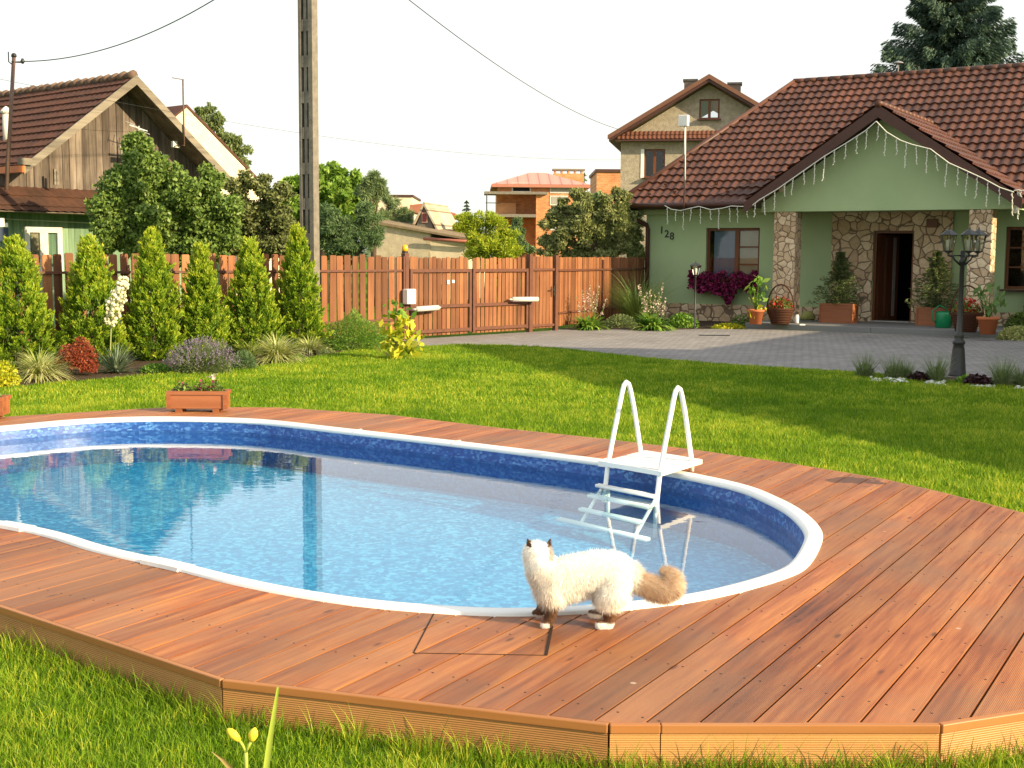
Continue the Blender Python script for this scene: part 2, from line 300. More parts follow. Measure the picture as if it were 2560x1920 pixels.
def pnorm(P):  # inward normals (outline runs clockwise)
    t=np.roll(P,-1,0)-np.roll(P,1,0); t/=np.linalg.norm(t,axis=1)[:,None]; return np.stack([t[:,1],-t[:,0]],1)
PN=pnorm(PO)
def inside(poly,p):
    poly=np.asarray(poly); x,y=p[:,0],p[:,1]; r=np.zeros(len(p),bool); n=len(poly)
    for i in range(n):
        x1,y1=poly[i]; x2,y2=poly[(i+1)%n]
        c=((y1>y)!=(y2>y))&(x<(x2-x1)*(y-y1)/((y2-y1) if y2!=y1 else 1e-9)+x1); r^=c
    return r
def sheet(name,pts,z,mat,holes=(),kind='structure',label=None):
    loops=[[Vector((p[0],p[1],z)) for p in pts]]+[[Vector((p[0],p[1],z)) for p in h] for h in holes]
    tr=tessellate_polygon(loops); vs=[tuple(v) for l in loops for v in l]; fs=[]
    for t in tr:
        a,b,c=[vs[i] for i in t]; fs.append(t if (b[0]-a[0])*(c[1]-a[1])-(c[0]-a[0])*(b[1]-a[1])>0 else t[::-1])
    me=bpy.data.meshes.new(name); me.from_pydata(vs,[],fs); me.update(); o=link(name,me,mat); o['kind']=kind
    return o
dc=np.array(DECK_OUT); dcn=pnorm(dc)*0; 
_ctr=dc.mean(0); HOLE=[tuple(_ctr+(p-_ctr)*.985) for p in dc]
sheet('ground',[(-500,-60),(500,-60),(500,900),(-500,900)],0,LAWN,[HOLE])
DRIVE=[(-1.72,22.9),(-1.02,23.62),(-.1,23.4),(.8,22.9),(2.26,20.75),(3.58,19.45),(5.11,18.4),(6.76,16.6),(9.5,14.4),(13,19),(17,22),(14.2,27.3),(11.55,28.9),(7.2,29.4),(3.9,31.9),(5.3,29.45),(3.54,28.75),(2.39,28.8),(.99,28.55),(.94,28.19),(-2.2,24.75)]
DRIVE=[(-1.72,22.9),(-1.02,23.62),(-.1,23.4),(.8,22.9),(2.26,20.75),(3.58,19.45),(5.11,18.4),(6.76,16.6),(9.5,14.4),(13,19),(17,22),(11.3,26.0),(5.45,29.55),(3.54,28.75),(2.39,28.8),(.99,28.55),(.94,28.19),(-2.2,24.75)]
sheet('driveway',DRIVE,.012,PAVING)
BED=[(-9.5,12.5),(-6.5,15.1),(-6.1,15.9),(-5.16,17.1),(-4.43,17.8),(-3.8,18.7),(-3.3,20.6),(-2.7,22.0),(-1.75,22.9),(-2.3,24.6),(-10.9,15.1)]
sheet('flower_bed',BED,.01,SOIL)
sheet('house_flower_bed',[(.99,28.56),(2.39,28.84),(3.54,28.8),(5.5,29.6),(6.9,32),(3.6,34),(2.85,34.2)],.008,SOIL)
LBED=[G(*p)[:2] for p in [(1850,806),(1960,812),(2080,818),(2212,828),(2330,836),(2330,850),(2212,842),(2060,836),(1950,828),(1860,818)]]
sheet('lamp_flower_bed',LBED,.016,SOIL)
# white decorative stones in the lamp bed
mb=MB()
for i in range(260):
    k=random.choice([(1880,1960),(2000,2040),(2095,2150),(2190,2330)]); x=random.uniform(*k); y=812+(x-1850)*.053+random.uniform(4,13); p=G(x,y)
    r=random.uniform(.012,.035); mb.lathe([(r*.3,-.01),(r,r*.25),(r*.85,r*.6),(r*.2,r*.9)],(p[0],p[1],.016),6,random.random(),random.random()*3)
o=mb.build('white_pebbles',M('white_stone',(.75,.74,.70),(.55,.54,.5),9,.8),None,True); o['kind']='stuff'; o['label']='white decorative pebbles scattered around the lamp post bed'
# ---- deck
deck=thing('wooden_deck','large reddish brown wooden deck of diagonal boards around the pool','deck',(0,0,0))
phole=PO+PN*.035
bd=np.array([math.sin(BA),math.cos(BA)]); bn=np.array([bd[1],-bd[0]])
loops=[[Vector((p[0],p[1],0)) for p in DECK_OUT],[Vector((p[0],p[1],0)) for p in phole]]
tr=tessellate_polygon(loops); allv=[v for l in loops for v in l]
bm=bmesh.new(); bv=[bm.verts.new((v.x,v.y,DZ)) for v in allv]
for t in tr:
    try: bm.faces.new([bv[i] for i in t])
    except ValueError: pass
bm.normal_update()
for f in bm.faces:
    if f.normal.z<0: f.normal_flip()
PITCHB=.152; GAP=.010
prj=[float(np.dot(np.array((v.x,v.y)),bn)) for v in allv]; k0=int(min(prj)/PITCHB)-1; k1=int(max(prj)/PITCHB)+2
for k in range(k0,k1):
    for off in (0,GAP):
        c=bn*(k*PITCHB+off); bmesh.ops.bisect_plane(bm,geom=bm.verts[:]+bm.edges[:]+bm.faces[:],dist=1e-5,plane_co=(c[0],c[1],DZ),plane_no=(bn[0],bn[1],0))
# cut of the hatch beside the cat
HX=[G(*p,DZ)[:2] for p in [(937,1326),(893,1411),(1179,1416),(1192,1352)]]
kill=[]; lay=bm.faces.layers.float.new('var')
for f in bm.faces:
    c=f.calc_center_median(); s=(c.x*bn[0]+c.y*bn[1])/PITCHB; fr=s-math.floor(s)
    if fr<GAP/PITCHB: kill.append(f)
    else: f[lay]=(math.sin(math.floor(s)*12.9898)*43758.5453)%1.
bmesh.ops.delete(bm,geom=kill,context='FACES')
me=bpy.data.meshes.new('deck_boards'); bm.to_mesh(me); bm.free()
o=link('deck_boards',me,DECK,deck); s=o.modifiers.new('thick','SOLIDIFY'); s.thickness=.026; s.offset=-1
# fascia boards all round
n=len(DECK_OUT)
for i in range(n):
    a=np.array(DECK_OUT[i]); b=np.array(DECK_OUT[(i+1)%n]); d=b-a; L=np.linalg.norm(d); d/=L; nrm=np.array([d[1],-d[0]])
    if np.dot(nrm,(a+b)/2-_ctr)<0: nrm=-nrm
    cuts=[(0,L)] if i!=3 else [(0,.17),(.17,L)]
    for (s0,s1) in cuts:
        o=MB().box(s0+.002,s1-.002,-.011,.011,-.02,DZ-.034,random.random()).build('fascia_board',FASCIA,deck)
        p=a+nrm*.004; o.location=(p[0],p[1],0); o.rotation_euler=(0,0,math.atan2(d[1],d[0]))
        q=MB().box(s0+.001,s1-.001,-.014,.014,DZ-.033,DZ-.001,random.random()).build('fascia_cap',FASCIA_CAP,deck,bevel=.004)
        q.location=(p[0]+nrm[0]*.003,p[1]+nrm[1]*.003,0); q.rotation_euler=o.rotation_euler
mb=MB()
for i in range(-40,40): pass
for k in range(k0,k1):
    for e_ in (.028,.120):
        c1_=bn*(k*PITCHB+GAP+e_)
        for j in range(-4,44):
            p=c1_+bd*(j*.52+.11*math.sin(j)); 
            if abs(p[0])<.45*p[1] and 3.8<p[1]<12.6 and inside(DECK_OUT,np.array([p]))[0] and not inside(PO,np.array([p]))[0]: mb.lathe([(.0045,0),(.0045,.0012)],(p[0],p[1],DZ),6)
o=mb.build('deck_screws',M('dark_screw',(.04,.025,.02),(.07,.05,.04),50,.5,metal=.5),deck); o['kind']='stuff'; mb=MB()
DK=M('dark_gap',(.02,.010,.006),(.03,.014,.008),5,.9)
for i,wd in ((0,.005),(1,.003),(2,.013)):
    a,b=HX[i],HX[i+1]; mb.bar((a[0],a[1],DZ+.0005),(b[0],b[1],DZ+.0005),wd,.003)
mb.build('hatch_gap',DK,deck)
# dark underlay below the boards (earth seen through the gaps)
sheet('earth_below_deck',DECK_OUT,-.03,SOIL,[phole]) 
# ---- pool
pool=thing('swimming_pool','oval above ground pool with blue mosaic liner and white rim set in the deck','swimming pool',(0,0,0))
def band(prof,name,mat,parent,smooth=True,idx=None):
    vs=[];fs=[];N=len(PO);m=len(prof)
    for i in range(N):
        for off,z in prof: p=PO[i]+PN[i]*off; vs.append((p[0],p[1],z))
    for i in range(N):
        j=(i+1)%N
        for k in range(m-1): fs.append((i*m+k,j*m+k,j*m+k+1,i*m+k+1))
    return MB().add(vs,fs).build(name,mat,parent,smooth)
band([(0,DZ-.03),(0,DZ+.012),(.01,DZ+.018),(.072,DZ+.018),(.090,DZ+.012),(.098,DZ-.002),(.098,DZ-.016),(.088,DZ-.024)],'coping',M('white_pool_rim',(.82,.81,.77),(.76,.75,.70),3,.35,.4),pool)
def linermat(name,c1,c2,sp,amt,sc_=26,base_=.4):
    m,t,b=base(name,base_,.4); v=coords(t); vo=nn(t,'ShaderNodeTexVoronoi',feature='F1'); vo.inputs['Scale'].default_value=sc_
    mp=nn(t,'ShaderNodeMapping'); mp.inputs['Scale'].default_value=(1,1,1.6); t.links.new(v,mp.inputs[0]); t.links.new(mp.outputs[0],vo.inputs['Vector'])
    s2=nn(t,'ShaderNodeSeparateColor'); t.links.new(vo.outputs['Color'],s2.inputs[0])
    c=ramp(t,s2.outputs[0],[(0,c1),(.55,c2),(1,sp)]); f=ramp(t,noise(t,v,5,5),[(.35,(0,0,0)),(.65,(1,1,1))])
    c=mixc(t,c,mixc(t,c1,c2,.5),math_(t,'MULTIPLY',f,amt)); t.links.new(c,b.inputs['Base Color']); return m
LW=linermat('blue_wall_liner',(.010,.05,.22),(.018,.09,.33),(.10,.26,.52),.5,34)
LW2=linermat('deep_blue_wall_liner',(.012,.05,.20),(.016,.075,.27),(.05,.15,.38),.6,34)
LF=linermat('bright_blue_floor_liner',(.0,.17,.39),(.005,.26,.50),(.12,.48,.72),.3,34)
band([(.088,DZ-.020),(.100,DZ-.10)],'upper_liner',LW,pool)
band([(.100,DZ-.10),(.100,-.24)],'lower_liner',LW2,pool)
ip=PO+PN*.099
o=sheet('floor_liner',ip,-.24,LF); del o['kind']; o.parent=pool
# joints of the rim
def nearest(p): return int(np.argmin(((PO-np.array(p))**2).sum(1)))
for x,y,ln in [(758,932,.16),(990,962,.16),(1275,998,.16),(1705,1190,.03),(95,1140,.30),(395,1228,.30),(830,1325,.03),(640,1285,.02)]:
    if ln<.1: continue
    i=nearest(G(x,y,DZ)[:2]); N=len(PO); mb=MB(); seg=[]; acc=0; j=i
    while acc<ln: acc+=np.linalg.norm(PO[(j+1)%N]-PO[j]); seg.append(j); j=(j+1)%N
    vs=[];fs=[]; pr=[(-.016,DZ+.001),(-.012,DZ+.020),(.0,DZ+.027),(.072,DZ+.023),(.094,DZ+.014),(.104,DZ-.024)]
    for q in seg:
        for off,z in pr: p=PO[q%N]+PN[q%N]*off; vs.append((p[0],p[1],z))
    m=len(pr)
    for a in range(len(seg)-1):
        for k in range(m-1): fs.append((a*m+k,(a+1)*m+k,(a+1)*m+k+1,a*m+k+1))
    fs.append(list(range(m))); fs.append([(len(seg)-1)*m+k for k in range(m)])
    MB().add(vs,fs).build('coping_joint',WHITE,pool)
# ---- water
m,t,b=base('pool_water',.0); t.nodes.remove(b); o_=t.nodes['Material Output']
tr_=nn(t,'ShaderNodeBsdfTransparent'); tr_.inputs[0].default_value=(.80,.97,1.,1); gl=nn(t,'ShaderNodeBsdfGlossy'); gl.inputs['Roughness'].default_value=.015; gl.inputs[0].default_value=(1,1,1,1)
bp=nn(t,'ShaderNodeBump'); bp.inputs['Strength'].default_value=.035; bp.inputs['Distance'].default_value=.02
v=coords(t,(2.2,5.5,1)); n1=noise(t,v,1.6,2); t.links.new(n1,bp.inputs['Height']); t.links.new(bp.outputs[0],gl.inputs['Normal']); geo=nn(t,'ShaderNodeNewGeometry'); dt=nn(t,'ShaderNodeVectorMath',operation='DOT_PRODUCT'); t.links.new(geo.outputs['Incoming'],dt.inputs[0]); t.links.new(bp.outputs[0],dt.inputs[1]); fs_=math_(t,'ADD',math_(t,'MULTIPLY',math_(t,'POWER',math_(t,'SUBTRACT',1.,math_(t,'ABSOLUTE',dt.outputs['Value']),True),5.),.97),.025,True)
ms=nn(t,'ShaderNodeMixShader'); t.links.new(fs_,ms.inputs[0]); t.links.new(tr_.outputs[0],ms.inputs[1]); t.links.new(gl.outputs[0],ms.inputs[2]); t.links.new(ms.outputs[0],o_.inputs[0])
WATER=m; sheet('water',PO+PN*.0995,WZ,WATER)
# ================================================================== LADDER
LAD=thing('pool_ladder','white tubular pool ladder with two tall hoops and a small platform over the rim','ladder',(0,0,0))
eA=np.array([math.cos(R(-48)),math.sin(R(-48)),0]); mA=np.array([math.cos(R(56)),math.sin(R(56)),0]); c0=np.array([.69,8.83,0]); wA=.49
def LP(a,m_,z): p=c0+eA*a+mA*m_; return np.array([p[0],p[1],z])
WP=M('white_ladder_plastic',(.83,.82,.78),(.8,.79,.75),4,.3,.5)
mb=MB(); mb.add([LP(-.035,-.03,.205),LP(wA+.035,-.03,.205),LP(wA+.035,.61,.205),LP(-.035,.61,.205),LP(-.035,-.03,.238),LP(wA+.035,-.03,.238),LP(wA+.035,.61,.238),LP(-.035,.61,.238)],[(3,2,1,0),(4,5,6,7),(0,1,5,4),(1,2,6,5),(2,3,7,6),(3,0,4,7)])
for i in range(9): mb.bar(LP(-.02,.02+i*.07,.2395),LP(wA+.02,.02+i*.07,.2395),.03,.004)
mb.build('platform',WP,LAD,bevel=.006)
TR=.0175
for a in (0,wA):
    hoop=[(-.05,-.05),(-.03,.07),(.0,.22),(.075,.42),(.15,.61),(.19,.715),(.215,.765),(.25,.787),(.285,.772),(.315,.725),(.37,.60),(.43,.43),(.495,.235),(.50,DZ+.002)]
    mb=MB(); mb.tube([LP(a,m_,z) for m_,z in hoop],TR,10); mb.build('handrail',WP,LAD,True)
for a in (0.02,wA-.02): MB().tube([LP(a,-.02,.05),LP(a,-.02,-.23)],.014,8).build('leg',WP,LAD,True)
for m_,z,a0_,a1_ in ((-.03,.06,-.07,.50),(-.14,.005,-.07,.50),(-.26,-.075,-.07,.50),(-.35,-.155,-.22,.62)):
    mb=MB(); mb.tube([LP(a0_,m_,z),LP(a1_,m_,z)],.015,8); mb.tube([LP(a0_,m_-.035,z+.002),LP(a1_,m_-.035,z+.002)],.013,8); mb.build('step',WP,LAD,True)
for a in (-.02,wA-.0): MB().tube([LP(a,-.02,.07),LP(a,-.36,-.17)],.013,8).build('step_rail',WP,LAD,True)
# ================================================================== FENCE, GATE
FA=42.16; FO=(-2.13,24.8)
def fxf(o): o.location=(FO[0],FO[1],0); o.rotation_euler=(0,0,R(90-FA)); return o
def boards(x0,x1,step,wd,z0,z1,y=.0,par=None,name='boards',jit=.02,top=.0,th=.02):
    mb=MB(); x=x0
    while x<x1-wd*.4:
        w_=wd*random.uniform(.9,1.06); zt=z1+random.uniform(-jit,jit); l=random.uniform(-.016,.016)
        mb.vprism([(x,z0),(x+w_,z0),(x+w_+l,zt-.02),(x+w_-.015+l,zt),(x+.015+l,zt),(x+l,zt-.02)],y-th/2,y+th/2,random.random()); x+=step*random.uniform(.97,1.03)
    return mb.build(name,FENCE_WOOD,par)
fence=fxf(thing('wooden_fence','long red brown picket fence with wide boards and gaps behind the conifers','fence'))
boards(-16,-.12,.188,.145,.12,1.67,par=fence,jit=.024)
mb=MB(); mb.box(-16,-.03,-.045,-.012,1.36,1.40); mb.box(-16,-.03,-.045,-.012,.40,.44); mb.build('rail',FENCE_METAL,fence)
for x in (-14.2,-11.5,-8.8,-6.1,-3.4,-.06): MB().box(x-.03,x+.03,-.02 if x<-.1 else -.06,.05,0,1.5 if x<-.1 else 1.66).build('post',FENCE_METAL,fence)
gate=fxf(thing('driveway_gate','double leaf gate of red brown boards in a steel frame with two motor arms','gate'))
for (a,b_) in ((.12,1.87),(1.91,3.66)):
    lf_=boards(a+.03,b_-.02,.128,.108,.06,1.64,y=.03,par=gate,name='leaf_boards',jit=.022)
    mb=MB()
    for z in (.12,.62,1.34): mb.box(a,b_,-.03,.015,z,z+.065)
    for x in (a,b_-.065): mb.box(x,x+.065,-.032,.016,.1,1.41)
    mb.build('leaf_frame',FENCE_METAL,gate)
for x in (.0,3.72): MB().box(x-.055,x+.055,-.06,.05,0,1.72).build('gate_post',FENCE_METAL,gate)
for (xa,xb,zz) in ((.10,.78,.62),(3.74,3.02,.74)):
    mb=MB(); mb.tube([(xa,-.22,zz),(xb,-.13,zz+.01)],.055,10); mb.tube([(xb,-.13,zz+.01),(xb+(.08 if xb>xa else -.08),-.12,zz+.01)],.02,8); mb.bar((xa,-.22,zz),(xa,-.04,zz-.02),.05,.04)
    mb.build('motor_arm',WHITE_DIRTY,gate,True)
MB().box(1.18,1.24,.0,.018,1.10,1.18).build('white_plate',WHITE,gate); MB().box(1.32,1.39,.0,.018,1.12,1.18).build('white_plate',WHITE,gate)
wk=fxf(thing('wicket_door','narrow pedestrian wicket of red brown boards beside the driveway gate','gate'))
boards(3.84,4.52,.118,.10,.08,1.68,y=.02,par=wk,name='leaf_boards',jit=.01)
mb=MB()
for z in (.12,1.36): mb.box(3.8,4.55,-.03,.008,z,z+.05)
mb.build('leaf_frame',FENCE_METAL,wk); MB().box(4.56,4.65,-.05,.05,0,1.70).build('gate_post',FENCE_METAL,wk)
mb=MB(); mb.box(4.47,4.50,-.07,-.03,.80,1.02); mb.box(4.36,4.49,-.085,-.065,.93,.95); mb.build('handle',DARK_METAL,wk)
bx=fxf(thing('control_box','white plastic gate motor control box mounted on the left gate post','box'))
MB().box(-.13,.12,-.20,-.062,.72,1.02).build('case',WHITE,bx,bevel=.02); MB().box(-.13,-.04,-.205,-.2,.73,1.01).build('cover',WHITE_DIRTY,bx)
lm=fxf(thing('warning_lamp','small orange gate warning lamp on top of the left gate post','lamp'))
MB().box(-.045,.045,-.045,.045,1.722,1.76).build('socket',DARK_METAL,lm); MB().lathe([(.055,1.76),(.06,1.80),(.058,1.86),(.035,1.885)],(0,0,0),14).build('lamp_shade',M('orange_plastic',(.95,.42,.01),(.9,.38,.01),4,.3,.5),lm,True)
# far fence section running back to the house
f2=thing('wooden_fence','narrow boarded fence between the wicket and the green house, partly shaded','fence',(1.0,28.3,0),R(90-24)); boards(.05,6.3,.11,.10,.1,1.66,par=f2,jit=.012); 
mb=MB(); mb.box(0,6.3,-.05,-.015,1.34,1.385); mb.box(0,6.3,-.05,-.015,.38,.42); mb.build('rail',FENCE_METAL,f2); MB().box(2.9,2.96,-.06,.03,0,1.6).build('post',FENCE_METAL,f2)
# ================================================================== CONCRETE POLE + WIRES
px_,py_=X(670,600,22.5)[:2]
pole=thing('utility_pole','tall grey concrete utility pole with slotted sides behind the conifers','pole',(px_,py_,0),R(-27))
mb=MB(); HP=9.2; sg=np.arange(0,HP,.62)
def tap(z): return 1-.035*(z/HP)
W2,Dh=.150,.085
for z in sg:
    z1_=min(z+.62,HP)
    for (a,b_) in ((-1,-.66),(-.30,.10),(.42,1.)):   # vertical members (fractions of half width)
        mb.box(a*W2,b_*W2,-Dh if a!=-.30 else -Dh+.02,Dh,z,z1_)
    for (a,b_) in ((-.66,-.30),(.10,.42)):
        mb.box(a*W2,b_*W2,-Dh+.006,Dh-.02,z,z+.20); mb.box(a*W2,b_*W2,.02 if a<0 else .04,.05 if a<0 else .06,z+.20,z1_)
mb.build('shaft',CONCRETE,pole)
MB().box(-.14,.14,-.07,.07,HP,HP+.05).build('cap',CONCRETE,pole); MB().tube([(-.05,-.02,8.6),(-.05,-.3,8.62)],.02,6).build('bracket',DARK_METAL,pole)
def wire(name,label,P,Q,sag,r):
    P,Q=np.array(P),np.array(Q); pts=[P+(Q-P)*t+np.array([0,0,-4*sag*t*(1-t)]) for t in np.linspace(0,1,28)]
    o=MB().tube(pts,r,5).build(name,DARK_METAL); return tag(o,label,'cable',group=None)
# ================================================================== GREEN HOUSE
HO=(3.6,34.0); HAZ=122.
house=thing('green_house','long single storey green rendered house with brown tiled roof and stone pillared porch','house',(HO[0],HO[1],0),R(90-HAZ))
def HV(x,y,b=0): return V(x,y,HO,HAZ,b)
def walls(x0,x1,z0,z1,ops,y0,y1):
    mb=MB(); xs=x0
    for (a,b_,c,d) in sorted(ops):
        mb.box(xs,a,y0,y1,z0,z1); 
        if c>z0: mb.box(a,b_,y0,y1,z0,c)
        if d<z1: mb.box(a,b_,y0,y1,d,z1)
        xs=b_
    mb.box(xs,x1,y0,y1,z0,z1); return mb
W1=(1.74,3.22,1.02,2.44); W2=(9.2,10.75,.99,2.43); DR=(6.15,7.13,.14,2.35)
walls(0,23,0,2.98,[W1,W2,DR,(12.5,13.9,1,2.4)],0,.32).build('wall',GREEN_WALL,house)
mb=MB(); mb.box(0,.3,.32,9.2,0,2.98); mb.box(0,23,9.2,9.5,0,2.98); mb.box(22.7,23,.32,9.2,0,2.98); mb.build('side_wall',GREEN_WALL,house)
mb=MB(); mb.box(-.10,23,-.14,-.003,2.80,2.93); mb.box(-.14,-.003,-.14,9.4,2.80,2.93); mb.build('wall_trim',GREEN_TRIM,house)
walls(-.03,23,.0,.45,[(5.12,8.02,0,.45)],-.045,-.002).build('plinth',STONE,house)
walls(5.12,8.02,0,2.90,[DR],-.06,-.003).build('stone_facing',STONE,house)
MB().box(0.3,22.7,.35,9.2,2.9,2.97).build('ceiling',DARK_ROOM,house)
def tiles(O,S,T,smax,tmax,ins,per=.225,row=.35,amp=.04,stepz=.045,sub=6,scal=0.):
    O,S,T=map(lambda q:np.array(q,float),(O,S,T)); N=np.cross(T,S); N/=np.linalg.norm(N)
    if N[2]<0: N=-N
    ns=int(smax/per*sub)+1; nr=int(math.ceil(tmax/row)); s=np.arange(ns)*per/sub; h=amp*(.5+.5*np.cos(2*PI*s/per)); h=h**1.0
    lines=[]; 
    for k in range(nr):
        dn=scal*np.cos(2*PI*s/per)
        lines.append((k*row+ (dn if k else 0),h*1.+0)); lines.append((min((k+1)*row,tmax)+dn,h+stepz))
    P=[O+S[None]*s[:,None]+T[None]*(np.zeros(ns)+t)[:,None]+N[None]*hh[:,None] for t,hh in lines]
    st=np.array([s+0*s]); 
    vs=[];var=[]
    for i in range(len(P)-1):
        A,B=P[i],P[i+1]; t=.5*(np.mean(lines[i][0])+np.mean(lines[i+1][0])); sc2=s[:-1]+per/sub/2; ok=ins(sc2,t)
        q=np.stack([A[:-1],A[1:],B[1:],B[:-1]],1)[ok]; vs.append(q.reshape(-1,3))
        tile=np.floor(sc2/per)*7.13+(i//2)*3.77; var.append(((np.sin(tile)*43758.5)%1)[ok])
    return np.concatenate(vs),np.concatenate(var)
SL=math.hypot(5.1,3.61)
vs_,va_=tiles((-.7,4.5,6.67),(1,0,0),(0,-5.1/SL,-3.61/SL),23,SL+.05,lambda s,t:(s-.7)>2.43-3.06*(t/SL))
link('roof',fast_mesh('roof',vs_,4,va_),BROWN_ROOF,house)
mb=MB(); mb.add([(2.43,4.5,6.66),(-.62,-.6,3.05),(-.62,9.9,3.05)],[(0,1,2)]); mb.add([(2.43,4.5,6.66),(23,4.5,6.66),(23,9.9,3.05),(-.62,9.9,3.05)],[(0,1,2,3)])
mb.add([(2.43,4.5,6.6),(23,4.5,6.6),(23,-.6,3.0),(-.6,-.6,3.0)],[(0,1,2,3)]); mb.add([(23,4.5,6.6),(23,-.6,3.),(23,9.9,3.)],[(0,1,2)]); mb.build('roof_underlay',BROWN_TRIM,house)
mb=MB(); mb.tube([(2.43,4.5,6.70),(-.62,-.62,3.10)],.075,8)
nseg=60
for i in range(nseg): a=2.4+i*.35; mb.tube([(a,4.5,6.70),(a+.33,4.5,6.70)],[.085,.078],8)
mb.build('ridge_cap',BROWN_ROOF,house,True)
mb=MB(); mb.box(-.62,23,-.62,-.58,2.94,3.08); mb.box(-.60,23,-.60,.0,2.93,2.96); mb.box(-.62,-.58,-.6,9.8,2.94,3.08); mb.box(-.6,0,-.6,9.8,2.93,2.96); mb.build('soffit',BROWN_TRIM,house)
mb=MB()
for (p,q) in (((-.72,-.70,3.02),(4.0,-.70,3.02)),((9.7,-.70,3.02),(23,-.70,3.02))): mb.tube([p,q],.07,10)
mb.build('gutter',BROWN_TRIM,house,True)
mb=MB(); mb.tube([(-.30,-.70,2.97),(-.30,-.68,2.80),(.07,-.12,2.52),(.09,-.1,2.40),(.09,-.1,.1)],.062,10); mb.build('downpipe',BROWN_TRIM,house,True)
mb=MB()
for i,(a,t) in enumerate([(.25,.25),(.95,.32),(1.7,.22),(2.45,.28),(.55,.62),(1.25,.68),(2.0,.6),(2.9,.66),(3.4,.3),(3.75,.62)]):
    y=-.6+t; z=3.06+t*.708+.05; mb=MB(); mb.tube([(a,y,z),(a,y-.03,z+.07)],.02,6); mb.bar((a-.05,y-.02,z+.05),(a+.05,y-.02,z+.05),.02,.05); mb.build('snow_guard',BROWN_ROOF,house)
def window(par,x0,x1,z0,z1,yr,mull=.55,bars=(),blind=False,open_=False,mat=None,jm=None,sill=True,fw=.07):
    mat=mat or WIN_WOOD; f=MB(); f.box(x0,x0+fw,yr-.03,yr+.05,z0,z1); f.box(x1-fw,x1,yr-.03,yr+.05,z0,z1); f.box(x0+fw,x1-fw,yr-.03,yr+.05,z1-fw,z1); f.box(x0+fw,x1-fw,yr-.03,yr+.05,z0,z0+fw)
    if mull: xm=x0+(x1-x0)*mull; f.box(xm-fw*.8,xm+fw*.8,yr-.035,yr+.045,z0+fw,z1-fw)
    else: xm=None
    o=f.build('window',mat,par)
    if xm:
        for (a,b_) in ((x0+fw,xm-fw*.8),(xm+fw*.8,x1-fw)): MB().box(a,b_,yr,yr+.012,z0+fw,z1-fw).build('pane',PANE,o)
    else: MB().box(x0+fw,x1-fw,yr,yr+.012,z0+fw,z1-fw).build('pane',PANE,o)
    if bars:
        for (a,b_,z) in bars: MB().box(a,b_,yr-.02,yr+.035,z-.018,z+.018).build('glazing_bar',mat,o)
    if sill: MB().box(x0-.06,x1+.06,yr-.30,yr-.03,z0-.04,z0-.002).build('window_sill',BROWN_TRIM,par)
    return o
xm=W1[0]+1.48*.62
w1=window(house,*W1[:2],W1[2],W1[3],.12,.56,[(W1[0]+1.48*.56+.05,W1[1]-.06,1.95),(W1[0]+1.48*.56+.05,W1[1]-.06,1.5)])
MB().box(2.62,3.18,.165,.175,1.05,2.40).build('blind',M('cream_window_blind',(.62,.53,.33),(.55,.46,.28),3,.9),w1)
MB().box(1.90,2.52,.18,.19,1.05,2.36).build('blind',M('grey_blind',(.20,.25,.33),(.17,.22,.29),2,.8),w1)
w2=window(house,*W2[:2],W2[2],W2[3],.12,.52,[(9.27,9.95,1.95),(9.27,9.95,1.5),(10.05,10.7,1.95),(10.05,10.7,1.5)])
window(house,12.5,13.9,1.,2.4,.12,.5)
for (a,b_) in ((1.2,3.8),(8.7,11.3),(12,14.4)):
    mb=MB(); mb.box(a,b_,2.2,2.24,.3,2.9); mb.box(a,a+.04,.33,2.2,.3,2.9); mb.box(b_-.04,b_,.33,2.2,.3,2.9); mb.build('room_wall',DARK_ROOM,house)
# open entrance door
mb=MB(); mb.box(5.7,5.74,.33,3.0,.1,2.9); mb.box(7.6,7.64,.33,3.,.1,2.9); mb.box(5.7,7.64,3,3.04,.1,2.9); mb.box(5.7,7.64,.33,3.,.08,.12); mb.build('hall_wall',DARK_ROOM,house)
mb=MB(); mb.box(DR[0],DR[0]+.06,.05,.2,.14,2.35); mb.box(DR[1]-.06,DR[1],.05,.2,.14,2.35); mb.box(DR[0]+.06,DR[1]-.06,.05,.2,2.29,2.35); dfr=mb.build('door_frame',WIN_WOOD,house)
dl=link('door',MB().box(0,.86,-.02,.025,0,2.12).mesh('door'),wood('dark_door_wood',(.09,.03,.014),(.12,.04,.018),(.06,.02,.01),'z',14,.5),house); dl.location=(DR[0]+.07,.2,.15); dl.rotation_euler=(0,0,R(72))
MB().box(.60,.72,-.028,-.021,.1,2.05).build('door_panel',M('pale_door_strip',(.30,.26,.22),(.25,.22,.19),4,.5),dl); MB().box(.25,.33,-.028,-.021,.1,2.05).build('door_panel',M('brown_door_strip',(.14,.07,.04),(.12,.05,.03),4,.5),dl)
MB().box(DR[0]+.02,DR[1]-.02,-.1,.2,.141,.165).build('threshold',M('pale_threshold',(.4,.38,.35),(.3,.28,.26),6),house)
mb=MB(); mb.box(7.42,7.68,-.14,-.06,2.42,2.62); mb.build('letter_plate',WIN_WOOD,house)
